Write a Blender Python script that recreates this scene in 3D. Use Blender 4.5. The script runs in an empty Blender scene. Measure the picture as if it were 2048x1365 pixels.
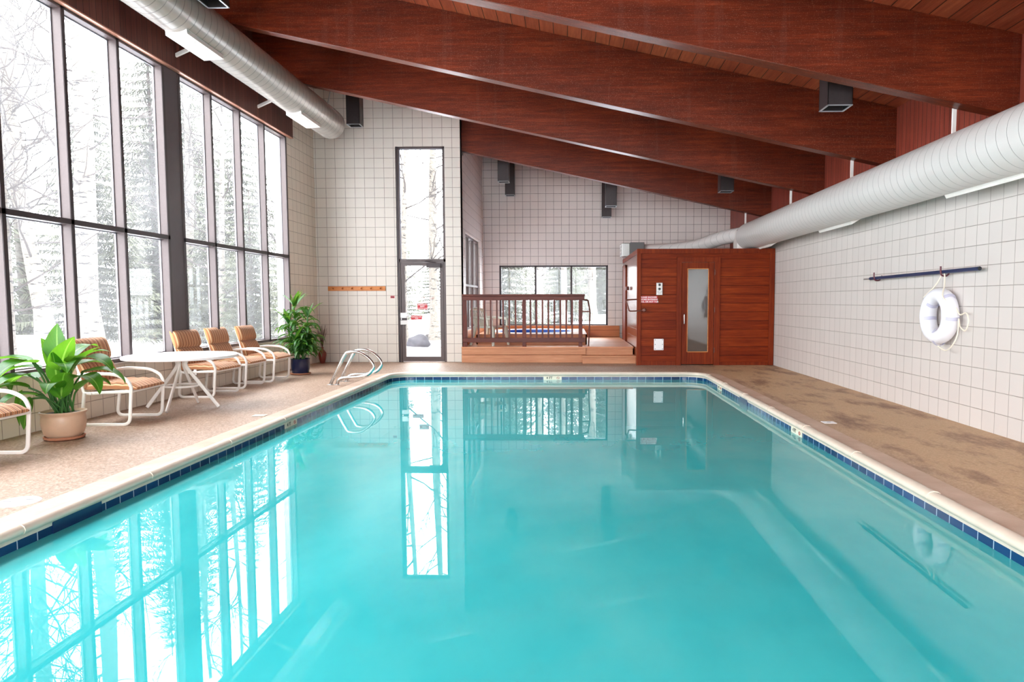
import bpy, bmesh, math, random
from mathutils import Vector, Matrix, Euler
PI = math.pi
SC = bpy.context.scene
COL = SC.collection
random.seed(7)

# ------------------------------------------------------------------ camera
FPX = 1394.73
cam_d = bpy.data.cameras.new('camera')
cam = bpy.data.objects.new('camera', cam_d); COL.objects.link(cam)
cam_d.sensor_width = 36.0; cam_d.sensor_fit = 'HORIZONTAL'
cam_d.lens = FPX / 2048 * 36.0
cam_d.shift_x = -87.27 / 2048
cam_d.shift_y = 17.95 / 2048
cam_d.clip_end = 400
YAW, PITCH, ROLL = 0.01756, 0.0699, 0.00244
cam.matrix_world = (Matrix.Translation((0, 0, 1.2788)) @ Matrix.Rotation(YAW, 4, 'Z')
                    @ Matrix.Rotation(PI/2 - PITCH, 4, 'X') @ Matrix.Rotation(-ROLL, 4, 'Z'))
SC.camera = cam

# ------------------------------------------------------------------ light
world = bpy.data.worlds.new('overcast_sky'); SC.world = world
world.use_nodes = True
wn = world.node_tree.nodes; wl = world.node_tree.links
wn['Background'].inputs['Color'].default_value = (0.93, 0.965, 1.0, 1)
wn['Background'].inputs['Strength'].default_value = 9.0
SC.view_settings.view_transform = 'Standard'
SC.view_settings.look = 'None'
SC.view_settings.exposure = 1.05
SC.view_settings.gamma = 1.0
SC.view_settings.use_curve_mapping = False
SC.cycles.max_bounces = 10
SC.cycles.diffuse_bounces = 5
SC.cycles.glossy_bounces = 4
SC.cycles.transparent_max_bounces = 24
SC.cycles.transmission_bounces = 6
SC.cycles.caustics_reflective = False
SC.cycles.caustics_refractive = False
SC.cycles.sample_clamp_indirect = 6.0

def portal(name, loc, rot, sx, sy):
    l = bpy.data.lights.new(name, 'AREA'); l.shape = 'RECTANGLE'; l.size = sx; l.size_y = sy
    l.cycles.is_portal = True
    o = bpy.data.objects.new(name, l); COL.objects.link(o); o.location = loc; o.rotation_euler = rot

# ------------------------------------------------------------------ dimensions of the hall
XL, XR, XP = -5.28, 4.086, 4.25        # left wall, right tile wall, right timber panel
YD, YF, YN = 14.642, 18.45, -3.6       # door wall, far wall, wall behind the camera
XPIER = -2.225
SL = 0.2185                            # roof slope
def zbeam(x): return 3.01 + SL*(XP - x)    # underside of the beams
def zroof(x): return zbeam(x) + 0.75       # underside of the planks
T = .2032

# ------------------------------------------------------------------ material helpers
def lin(c):
    if isinstance(c, str):
        c = [int(c[i:i+2], 16)/255 for i in (0, 2, 4)]
    return tuple((v/12.92 if v <= .04045 else ((v+.055)/1.055)**2.4) for v in c[:3]) + (1,)

class NT:
    def __init__(s, name):
        s.m = bpy.data.materials.new(name); s.m.use_nodes = True
        s.n = s.m.node_tree.nodes; s.l = s.m.node_tree.links
        s.b = s.n['Principled BSDF']; s.out = s.n['Material Output']
    def node(s, t, **kw):
        n = s.n.new(t)
        for k, v in kw.items():
            if k.startswith('i_'): s.put(n.inputs[k[2:].replace('_', ' ')], v)
            else: setattr(n, k, v)
        return n
    def put(s, sock, v):
        if isinstance(v, bpy.types.NodeSocket): s.l.new(v, sock)
        else: sock.default_value = v
    def math(s, op, a, b=None, c=None):
        n = s.n.new('ShaderNodeMath'); n.operation = op
        s.put(n.inputs[0], a)
        if b is not None: s.put(n.inputs[1], b)
        if c is not None: s.put(n.inputs[2], c)
        return n.outputs[0]
    def mix(s, f, a, b, blend='MIX'):
        n = s.n.new('ShaderNodeMix'); n.data_type = 'RGBA'; n.blend_type = blend
        s.put(n.inputs[0], f); s.put(n.inputs[6], a); s.put(n.inputs[7], b)
        return n.outputs[2]
    def pos(s, kind='Object'):
        tc = s.n.new('ShaderNodeTexCoord')
        sp = s.n.new('ShaderNodeSeparateXYZ'); s.l.new(tc.outputs[kind], sp.inputs[0])
        return tc.outputs[kind], sp.outputs
    def noise(s, vec, scale, detail=3, rough=.55, stretch=None):
        if stretch:
            mp = s.n.new('ShaderNodeMapping'); mp.inputs['Scale'].default_value = stretch
            s.l.new(vec, mp.inputs[0]); vec = mp.outputs[0]
        n = s.n.new('ShaderNodeTexNoise'); n.inputs['Scale'].default_value = scale
        n.inputs['Detail'].default_value = detail; n.inputs['Roughness'].default_value = rough
        s.l.new(vec, n.inputs['Vector'])
        return n.outputs['Fac']
    def ramp(s, f, stops, interp='LINEAR'):
        n = s.n.new('ShaderNodeValToRGB'); n.color_ramp.interpolation = interp
        e = n.color_ramp.elements
        while len(e) < len(stops): e.new(.5)
        for i, (p, c) in enumerate(stops):
            e[i].position = p; e[i].color = c if len(c) == 4 else tuple(c)+(1,)
        s.l.new(f, n.inputs[0]); return n.outputs[0]
    def bump(s, h, strength=.3, dist=.01):
        n = s.n.new('ShaderNodeBump'); n.inputs['Strength'].default_value = strength
        n.inputs['Distance'].default_value = dist
        s.l.new(h, n.inputs['Height']); s.l.new(n.outputs[0], s.b.inputs['Normal'])
    def set(s, **kw):
        for k, v in kw.items(): s.put(s.b.inputs[k.replace('_', ' ')], v)
        return s

def simple(name, col, rough=.5, metal=0, spec=.5, noise=0, nscale=30, bump=0):
    t = NT(name); c = lin(col)
    t.set(Roughness=rough, Metallic=metal)
    t.b.inputs['Specular IOR Level'].default_value = spec
    if noise:
        v, _ = t.pos()
        f = t.noise(v, nscale, 4)
        d = tuple(x*(1-noise) for x in c[:3])+(1,)
        e = tuple(min(1, x*(1+noise)) for x in c[:3])+(1,)
        t.set(Base_Color=t.ramp(f, [(.3, d), (.7, e)]))
        if bump: t.bump(f, bump, .004)
    else: t.set(Base_Color=c)
    return t.m

def lines(t, coord, spacing, phase, width):
    """1 on the joints, 0 elsewhere; plus the cell index"""
    a = t.math('DIVIDE', t.math('SUBTRACT', coord, phase), spacing)
    fr = t.math('FRACT', a)
    d = t.math('MINIMUM', fr, t.math('SUBTRACT', 1.0, fr))
    m = t.math('SMOOTH_MIN', 1.0, 1.0, 0.0) if False else None
    n = t.n.new('ShaderNodeMapRange'); n.interpolation_type = 'SMOOTHSTEP'
    t.put(n.inputs['Value'], d)
    n.inputs['From Min'].default_value = 0.35*width/spacing
    n.inputs['From Max'].default_value = 0.9*width/spacing
    n.inputs['To Min'].default_value = 1; n.inputs['To Max'].default_value = 0
    return n.outputs[0], t.math('FLOOR', a)

def tile_mat(name, axis, ph_u, ph_v, col='cdc3bb', grout='857a72', gw=.0055):
    t = NT(name); v, xyz = t.pos()
    u = xyz['X'] if axis == 'x' else xyz['Y']
    l1, c1 = lines(t, u, T, ph_u, gw)
    l2, c2 = lines(t, xyz['Z'], T, ph_v, gw)
    m = t.math('MAXIMUM', l1, l2)
    cv = t.node('ShaderNodeCombineXYZ'); t.put(cv.inputs[0], c1); t.put(cv.inputs[1], c2)
    wn_ = t.n.new('ShaderNodeTexWhiteNoise'); wn_.noise_dimensions = '2D'; t.l.new(cv.outputs[0], wn_.inputs['Vector'])
    base = lin(col)
    a = tuple(x*.955 for x in base[:3])+(1,)
    cc = t.mix(wn_.outputs['Value'], a, base)
    blot = t.noise(v, 1.3, 3)
    cc = t.mix(t.math('MULTIPLY', blot, .10), cc, lin('b9aa9d'))
    nz = t.noise(v, 9, 3)
    gm = t.math('MULTIPLY', m, t.math('MULTIPLY_ADD', nz, .9, .42))
    cc = t.mix(t.math('MINIMUM', gm, 1.0), cc, lin(grout))
    t.set(Base_Color=cc, Roughness=.42)
    h = t.math('ADD', t.math('MULTIPLY', m, -1.0), t.math('MULTIPLY', t.noise(v, 40, 3), .12))
    t.bump(h, .5, .003)
    return t.m

def board_mat(name, cols, axis, spacing, grain, gap='1c0805', gapw=.005, rough=.45, speck=0, phase=0, spread=1.0, spec=.28):
    t = NT(name); v, xyz = t.pos()
    if axis:
        l, c = lines(t, xyz[axis], spacing, phase, gapw)
        cv = t.node('ShaderNodeCombineXYZ'); t.put(cv.inputs[0], c)
        w = t.n.new('ShaderNodeTexWhiteNoise'); w.noise_dimensions = '1D'; t.l.new(c, w.inputs['W'])
        rnd = w.outputs['Value']
    else:
        l = None; rnd = .5
    st = {'X': (.35, 6, 6), 'Y': (6, .35, 6), 'Z': (6, 6, .35)}[grain]
    g1 = t.noise(v, 4, 5, .6, st)
    g2 = t.noise(v, 16, 3, .5, st)
    big = t.noise(v, .9, 3)
    f = t.math('ADD', t.math('MULTIPLY', g1, .55), t.math('ADD', t.math('MULTIPLY', g2, .2), t.math('MULTIPLY', big, .25)))
    if axis: f = t.math('ADD', f, t.math('MULTIPLY', t.math('SUBTRACT', rnd, .5), .28*spread))
    c3 = t.ramp(f, [(.30, lin(cols[0])), (.5, lin(cols[1])), (.70, lin(cols[2]))])
    if speck:
        sp = t.noise(v, 110, 2, .6)
        sp2 = t.noise(v, 2.2, 3, .6, (1, 1, .35))
        k = t.math('MULTIPLY', t.math('GREATER_THAN', sp, .63), t.math('MULTIPLY', sp2, speck))
        c3 = t.mix(k, c3, lin('c99a88'))
        streak = t.noise(v, 3.0, 4, .7, (2.2, 2.2, .12))
        c3 = t.mix(t.math('MULTIPLY', t.math('GREATER_THAN', streak, .60), .05), c3, lin('8e6a60'))
    if l is not None: c3 = t.mix(l, c3, lin(gap))
    t.set(Base_Color=c3, Roughness=rough); t.b.inputs['Specular IOR Level'].default_value = spec
    h = t.math('ADD', t.math('MULTIPLY', f, .25), t.math('MULTIPLY', l, -1.0) if l is not None else 0.0)
    t.bump(h, .45, .003)
    return t.m

# ------------------------------------------------------------------ materials
M = {}
M['tile_right'] = tile_mat('painted_block_right', 'y', 13.196 % T, .198 % T, col='d6cec9', grout='958a83')
M['tile_door'] = tile_mat('painted_block_door', 'x', -5.035 % T, .1857 % T, col='d2c9bf', grout='7d716a', gw=.0065)
M['tile_left'] = tile_mat('painted_block_left', 'y', .05, .1857 % T, col='e2d8ca', grout='8d8072', gw=.0065)
M['tile_far'] = tile_mat('painted_block_far', 'x', -1.79 % T, .02, col='e0d6d0', grout='6f6560', gw=.0075)
M['tile_plain'] = simple('painted_block_edge', 'd2c9c0', .45, noise=.03, nscale=8)
M['beam'] = board_mat('stained_glulam', ['3a1208', '5e2210', '84361c'], None, 1, 'X', speck=.35, rough=.33, spec=.36)
M['ceiling'] = board_mat('stained_roof_planks', ['7a2f1b', '9a462c', 'b35c3b'], 'X', .178, 'Y', speck=.25, gapw=.007, spread=.45)
M['panel'] = board_mat('stained_wall_panel', ['6a2a1d', '84382a', '9a4836'], 'Y', .10, 'Z', gapw=.006, speck=.15, spread=.35)
M['fascia'] = board_mat('stained_fascia', ['4c2720', '5e332b', '6d3f34'], 'Y', .105, 'Z', gapw=.006)
M['sauna'] = board_mat('sauna_boards', ['5a1804', '772807', '90390d'], 'Z', .1735, 'X', spec=.12, spread=.45, gap='3a1005', gapw=.006, phase=.02)
M['sauna_trim'] = board_mat('sauna_trim_wood', ['57190a', '74290e', '8c3914'], None, 1, 'Z', rough=.45, spec=.12)
M['sauna_side'] = board_mat('sauna_side_boards', ['612510', '7c341a', '934522'], 'Z', .1735, 'Y', gap='3a1005', gapw=.006, rough=.22, phase=.02)
M['deckwood'] = board_mat('hot_tub_deck_wood', ['a5694a', 'ba7f5b', 'cb9370'], None, 1, 'X', rough=.45)
M['deckwood_y'] = board_mat('hot_tub_deck_planks', ['b5754f', 'cb8c66', 'd9a07a'], 'Y', .14, 'X', gap='6b3a22', gapw=.006, rough=.4)
M['benchwood'] = board_mat('wainscot_wood', ['a1582f', 'b06638', 'bd7646'], 'Z', .17, 'X', gap='6d3519', gapw=.006, rough=.4)
M['railwood'] = board_mat('railing_wood', ['3a120a', '581e10', '742e1c'], None, 1, 'Z', rough=.42)
M['railwood_x'] = board_mat('railing_top_wood', ['3a130c', '562013', '6c2f1d'], None, 1, 'X', rough=.42)
M['rackwood'] = board_mat('varnished_pine', ['a8602c', 'c4783c', 'd68d4c'], None, 1, 'X', rough=.35)
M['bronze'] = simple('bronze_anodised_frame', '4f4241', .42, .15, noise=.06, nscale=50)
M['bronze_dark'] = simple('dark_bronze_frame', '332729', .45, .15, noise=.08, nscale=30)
M['column'] = simple('brown_painted_column', '43363a', .45, noise=.08, nscale=10)
M['white_trim'] = simple('white_glazing_bead', '8f8b94', .4)
M['copper'] = simple('copper_drip_edge', 'b5806a', .4, .3)
M['darkmetal'] = simple('dark_lamp_metal', '3f3737', .4, .55, noise=.08, nscale=25)
M['lampin'] = simple('lamp_inside_metal', 'b5b8bd', .3, .7)
M['galv'] = simple('galvanised_sheet', '9a9794', .3, .75, noise=.06, nscale=40)
M['white_metal'] = simple('white_powder_coated', 'ebe5df', .35, noise=.02)
M['table_top'] = simple('white_table_top', 'efe9e8', .3, noise=.02, nscale=60)
M['webbing'] = simple('white_vinyl_webbing', 'e9e1d6', .5)
M['chrome'] = simple('brushed_steel', 'c9c6c3', .22, .95)
M['steel_dull'] = simple('satin_steel', 'b9b5b3', .35, .7)
M['plastic_white'] = simple('white_plastic', 'ece9ea', .32)
M['buoy'] = simple('white_ring_foam', 'f0eef4', .35)
M['strap'] = simple('buoy_strap', 'c3c0d4', .5)
M['rope'] = simple('cream_rope', 'e6dccb', .7, noise=.1, nscale=200)
M['poleblue'] = simple('blue_pole_tube', '25335c', .3, .3, noise=.12, nscale=60)
M['hookred'] = simple('dark_red_hook', '5a1f2e', .45)
M['red'] = simple('red_label', 'c2333a', .5)
M['white_paint'] = simple('white_lettering', 'f4eeee', .5)
M['redpaint'] = simple('faint_red_lettering', 'd98e86', .6)
M['black'] = simple('black_plastic', '1b1a1c', .4)
M['terracotta'] = simple('terracotta', 'b2775a', .7, noise=.12, nscale=30, bump=.2)
M['beigepot'] = simple('beige_glazed_pot', 'c4a288', .4, noise=.05, nscale=12)
M['bluepot'] = simple('navy_glazed_pot', '1b2140', .18, noise=.15, nscale=8)
M['redvase'] = simple('red_clay_vase', '7c3226', .45, noise=.1, nscale=20)
M['twig'] = simple('dried_twigs', '4a2f29', .8)
M['soil'] = simple('potting_soil', '33251c', .95, noise=.4, nscale=90, bump=.6)
M['bark_chip'] = simple('soil_chips', '4a3326', .9, noise=.3, nscale=60)
M['creamy'] = simple('cream_marker_tile', 'e2dcc6', .3)
M['marker_red'] = simple('marker_red_ring', 'a35048', .4)
M['grey_unit'] = simple('grey_heater_case', '605c5b', .45, .2)
M['monobloc'] = simple('pale_green_plastic', 'dcdccf', .4)
M['boulder'] = simple('boulder_rock', '2f2d33', .9, noise=.3, nscale=6, bump=.8)
M['fitting'] = simple('worn_brass_fitting', 'b9b98a', .5)
M['mat_brown'] = simple('brown_pipe', '6a3a2e', .4, .3)

t = NT('spiral_duct'); v, xyz = t.pos()
ang = t.math('DIVIDE', t.math('ARCTAN2', xyz['Z'], xyz['X']), 2*PI)
h_ = t.math('ADD', t.math('DIVIDE', xyz['Y'], .142), ang)
fr = t.math('FRACT', h_)
d_ = t.math('ABSOLUTE', t.math('SUBTRACT', fr, .5))
mr = t.n.new('ShaderNodeMapRange'); mr.interpolation_type = 'SMOOTHSTEP'; t.put(mr.inputs['Value'], d_)
mr.inputs['From Min'].default_value = .012; mr.inputs['From Max'].default_value = .04
mr.inputs['To Min'].default_value = 1; mr.inputs['To Max'].default_value = 0
cc = t.mix(t.math('MULTIPLY', mr.outputs[0], .55), lin('d6d1cd'), lin('7b7674'))
t.set(Base_Color=cc, Roughness=.34); t.bump(t.math('ADD', mr.outputs[0], t.math('MULTIPLY', t.noise(v, 6, 2), .3)), .5, .004)
M['duct'] = t.m
t = NT('spiral_duct_shiny'); v, xyz = t.pos()
ang = t.math('DIVIDE', t.math('ARCTAN2', xyz['Z'], xyz['X']), 2*PI)
h_ = t.math('ADD', t.math('DIVIDE', xyz['Y'], .142), ang)
fr = t.math('FRACT', h_)
d_ = t.math('ABSOLUTE', t.math('SUBTRACT', fr, .5))
mr = t.n.new('ShaderNodeMapRange'); mr.interpolation_type = 'SMOOTHSTEP'; t.put(mr.inputs['Value'], d_)
mr.inputs['From Min'].default_value = .012; mr.inputs['From Max'].default_value = .05
mr.inputs['To Min'].default_value = 1; mr.inputs['To Max'].default_value = 0
cc = t.mix(t.math('MULTIPLY', mr.outputs[0], .6), lin('a0978f'), lin('5b5452'))
t.set(Base_Color=cc, Roughness=.27, Metallic=.15); t.bump(t.math('ADD', mr.outputs[0], t.math('MULTIPLY', t.noise(v, 5, 2), .4)), .6, .005)
M['duct_left'] = t.m

# exposed-aggregate deck
t = NT('exposed_aggregate'); v, xyz = t.pos()
vor = t.n.new('ShaderNodeTexVoronoi'); vor.inputs['Scale'].default_value = 70; t.l.new(v, vor.inputs['Vector'])
peb = t.ramp(vor.outputs['Color'], [(.1, lin('573f2f')), (.4, lin('8f725d')), (.7, lin('ad917f')), (1, lin('cbb6a5'))])
big = t.noise(v, 1.6, 5, .6)
tint = t.ramp(big, [(.3, lin('987a62')), (.55, lin('b0947e')), (.75, lin('bfa792'))])
base = t.mix(.42, peb, tint); base = t.mix(.12, base, lin('6e5040'))
# damp brown stains in the wheelway beside the right wall
rs = t.n.new('ShaderNodeMapRange'); rs.interpolation_type = 'SMOOTHSTEP'; t.put(rs.inputs['Value'], xyz['X'])
rs.inputs['From Min'].default_value = 2.2; rs.inputs['From Max'].default_value = 3.0
st = t.noise(v, 1.1, 6, .7, (2.2, .8, 1))
stm = t.ramp(st, [(.49, (0, 0, 0)), (.64, (1, 1, 1))])
damp = t.mix(.62, base, lin('774a28'))
gold = t.mix(.5, base, lin('dcb482'))
base2 = t.mix(rs.outputs[0], base, t.mix(stm, gold, damp))
t.set(Base_Color=base2, Roughness=t.math('MULTIPLY_ADD', big, .3, .42))
t.bump(vor.outputs['Distance'], .35, .004)
M['deck'] = t.m

t = NT('smooth_concrete_coping'); v, xyz = t.pos()
f = t.noise(v, 3, 5, .6); g = t.noise(v, 120, 2)
c1 = t.ramp(f, [(.3, lin('b59681')), (.6, lin('c9ad99')), (.8, lin('d6c0ae'))])
t.set(Base_Color=t.mix(t.math('MULTIPLY', g, .25), c1, lin('a88a72')), Roughness=.6)
t.bump(g, .15, .003)
M['coping'] = t.m
M['bullnose'] = simple('cream_bullnose', 'd8c9b8', .45, noise=.06, nscale=6)

t = NT('pool_plaster'); v, xyz = t.pos()
f = t.noise(v, 1.2, 4)
t.set(Base_Color=t.ramp(f, [(.3, lin('9af6fb')), (.7, lin('aafafc'))]), Roughness=.6)
M['plaster'] = t.m

t = NT('navy_waterline_tile')
uv = t.n.new('ShaderNodeUVMap'); sp = t.n.new('ShaderNodeSeparateXYZ'); t.l.new(uv.outputs[0], sp.inputs[0])
l1, c1 = lines(t, sp.outputs['X'], .151, 0, .006)
w = t.n.new('ShaderNodeTexWhiteNoise'); w.noise_dimensions = '1D'; t.l.new(c1, w.inputs['W'])
cc = t.mix(w.outputs['Value'], lin('0b2c52'), lin('133f6e'))
t.set(Base_Color=t.mix(l1, cc, lin('9fb6c8')), Roughness=.14); t.b.inputs['Specular IOR Level'].default_value = .3
t.bump(t.math('MULTIPLY', l1, -1.0), .4, .003)
M['navy'] = t.m
M['navy_plain'] = simple('navy_skimmer_tile', '0b2350', .15)

# water: Fresnel mirror over a milky turquoise body that still lets the basin through
t = NT('pool_water'); v, xyz = t.pos()
fres = t.n.new('ShaderNodeFresnel'); fres.inputs['IOR'].default_value = 1.33
gl = t.n.new('ShaderNodeBsdfGlossy'); gl.inputs['Roughness'].default_value = 0.0
gl.inputs['Color'].default_value = (1, 1, 1, 1)
wv = t.noise(v, 1.1, 3, .5)
df = t.n.new('ShaderNodeBsdfDiffuse')
cl = t.noise(v, .8, 5, .6, (1, .6, 1))
t.l.new(t.ramp(cl, [(.3, lin('3fdfe8')), (.5, lin('52ecf2')), (.72, lin('74f8fa'))]), df.inputs['Color'])
tr = t.n.new('ShaderNodeBsdfTransparent'); tr.inputs['Color'].default_value = lin('c4feff')
m1 = t.n.new('ShaderNodeMixShader'); m1.inputs[0].default_value = .52
t.l.new(df.outputs[0], m1.inputs[1]); t.l.new(tr.outputs[0], m1.inputs[2])
m2 = t.n.new('ShaderNodeMixShader'); t.l.new(fres.outputs[0], m2.inputs[0])
t.l.new(m1.outputs[0], m2.inputs[1]); t.l.new(gl.outputs[0], m2.inputs[2])
t.l.new(m2.outputs[0], t.out.inputs['Surface'])
M['water'] = t.m
t = NT('tub_water')
fres = t.n.new('ShaderNodeFresnel'); fres.inputs['IOR'].default_value = 1.33
gl = t.n.new('ShaderNodeBsdfGlossy'); gl.inputs['Roughness'].default_value = 0.03
df = t.n.new('ShaderNodeBsdfDiffuse'); df.inputs['Color'].default_value = lin('3f7fc4')
m2 = t.n.new('ShaderNodeMixShader'); t.l.new(fres.outputs[0], m2.inputs[0])
t.l.new(df.outputs[0], m2.inputs[1]); t.l.new(gl.outputs[0], m2.inputs[2])
t.l.new(m2.outputs[0], t.out.inputs['Surface'])
M['tubwater'] = t.m

def glass_mat(name, haze, spec=.06, tint=(.96, .97, .97, 1)):
    t = NT(name); v, xyz = t.pos()
    tr = t.n.new('ShaderNodeBsdfTransparent'); tr.inputs['Color'].default_value = tint
    gl = t.n.new('ShaderNodeBsdfGlossy'); gl.inputs['Roughness'].default_value = 0.01
    tl = t.n.new('ShaderNodeBsdfTranslucent'); tl.inputs['Color'].default_value = (.95, .95, .97, 1)
    mh = t.n.new('ShaderNodeMixShader')
    f = t.noise(v, 1.5, 4, .6, (1, 1, .4))
    t.l.new(t.ramp(f, [(.3, (haze*.4,)*3), (.75, (haze*1.5,)*3)]), mh.inputs[0])
    t.l.new(tr.outputs[0], mh.inputs[1]); t.l.new(tl.outputs[0], mh.inputs[2])
    mg = t.n.new('ShaderNodeMixShader'); mg.inputs[0].default_value = spec
    t.l.new(mh.outputs[0], mg.inputs[1]); t.l.new(gl.outputs[0], mg.inputs[2])
    t.l.new(mg.outputs[0], t.out.inputs['Surface'])
    return t.m
M['glass'] = glass_mat('misty_window_glass', .03, .018)
M['glass_clear'] = glass_mat('clear_glass', .022, .012)
t = NT('sauna_glass'); t.set(Base_Color=lin('4a423e'), Roughness=.03, Metallic=0.0)
t.b.inputs['Specular IOR Level'].default_value = .8
t.b.inputs['Coat Weight'].default_value = 1.0; t.b.inputs['Coat Roughness'].default_value = .02
t.b.inputs['Coat IOR'].default_value = 1.5
M['sauna_glass'] = t.m

# striped cushion cloth (stripes run along the chair, spread over its width)
t = NT('striped_cushion_cloth'); v, xyz = t.pos()
a = t.math('FRACT', t.math('DIVIDE', t.math('ADD', xyz['Y'], 2.0), .125))
cs = [('b97a4e', 0), ('53301f', .11), ('c48a60', .19), ('8a4f2c', .30), ('d3aa80', .37), ('a5683f', .47), ('4c2b1e', .56),
      ('b87c50', .64), ('a0643d', .74), ('d9b48a', .82), ('7c4426', .90), ('bd8255', .95)]
col = t.ramp(a, [(p, lin(c)) for c, p in cs], 'CONSTANT')
fz = t.noise(v, 160, 2)
t.set(Base_Color=t.mix(t.math('MULTIPLY', fz, .22), col, lin('c08a5c')), Roughness=.85)
t.b.inputs['Sheen Weight'].default_value = .15
t.bump(fz, .3, .002)
M['cushion'] = t.m

def leaf_mat(name, c1, c2, trans=.45, rough=.35):
    t = NT(name); v, xyz = t.pos()
    uv = t.n.new('ShaderNodeUVMap'); sp = t.n.new('ShaderNodeSeparateXYZ'); t.l.new(uv.outputs[0], sp.inputs[0])
    vein = t.math('ABSOLUTE', t.math('SINE', t.math('MULTIPLY', t.math('ADD', sp.outputs['Y'], t.math('MULTIPLY', t.math('ABSOLUTE', sp.outputs['X']), -.35)), 75)))
    f = t.noise(v, 7, 3)
    c = t.ramp(f, [(.3, lin(c1)), (.7, lin(c2))])
    c = t.mix(t.math('MULTIPLY', t.math('LESS_THAN', vein, .25), .25), c, lin('1d4a1c'))
    mid = t.math('LESS_THAN', t.math('ABSOLUTE', sp.outputs['X']), .04)
    c = t.mix(t.math('MULTIPLY', mid, .5), c, lin('a9d46a'))
    t.set(Base_Color=c, Roughness=rough)
    t.bump(vein, .25, .003)
    tl = t.n.new('ShaderNodeBsdfTranslucent'); t.l.new(t.mix(.3, c, lin('b4ee3a')), tl.inputs['Color'])
    mx = t.n.new('ShaderNodeMixShader'); mx.inputs[0].default_value = trans
    t.l.new(t.b.outputs[0], mx.inputs[1]); t.l.new(tl.outputs[0], mx.inputs[2])
    t.l.new(mx.outputs[0], t.out.inputs['Surface'])
    return t.m
M['leaf_big'] = leaf_mat('broad_leaf', '1d5a17', '357d20', .5)
M['leaf_long'] = leaf_mat('long_leaf', '174417', '2d6626', .32)
M['stem'] = simple('green_stem', '356328', .5)

# outdoors
t = NT('snow'); v, xyz = t.pos()
f = t.noise(v, 2.5, 5)
t.set(Base_Color=t.ramp(f, [(.35, lin('e3e4ec')), (.6, lin('f4f5fa'))]), Roughness=.8); t.bump(f, .5, .1)
M['snow'] = t.m
t = NT('aspen_bark'); v, xyz = t.pos()
f = t.noise(v, 3.0, 4, .7, (1.0, 1.0, 5.0))
g = t.noise(v, 10, 3, .6, (1, 1, 3))
mk = t.math('MULTIPLY', t.math('GREATER_THAN', f, .59), 1.0)
base = t.ramp(g, [(.3, lin('4e473f')), (.7, lin('6b635a'))])
t.set(Base_Color=t.mix(mk, base, lin('100d0e')), Roughness=.85)
M['aspen'] = t.m
M['branch'] = simple('bare_twigs', '2c2421', .9)
M['fir'] = simple('fir_needles', '4f5140', .9, noise=.35, nscale=3)
M['firtrunk'] = simple('fir_trunk', '3a2c26', .95)
M['log'] = simple('weathered_log', '2a2625', .9)

# ------------------------------------------------------------------ geometry helpers
def tag(o, label=None, cat=None, group=None, kind=None):
    if label: o['label'] = label
    if cat: o['category'] = cat
    if group: o['group'] = group
    if kind: o['kind'] = kind
    return o
def empty(name, loc=(0, 0, 0), rz=0, label=None, cat=None, group=None):
    o = bpy.data.objects.new(name, None); COL.objects.link(o)
    o.location = loc; o.rotation_euler = (0, 0, rz); o.empty_display_size = .1
    return tag(o, label, cat, group)
def copy_tree(o, parent=None):
    c = o.copy(); COL.objects.link(c)
    if parent is not None: c.parent = parent
    for ch in [x for x in bpy.data.objects if x.parent == o]: copy_tree(ch, c)
    return c

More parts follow.
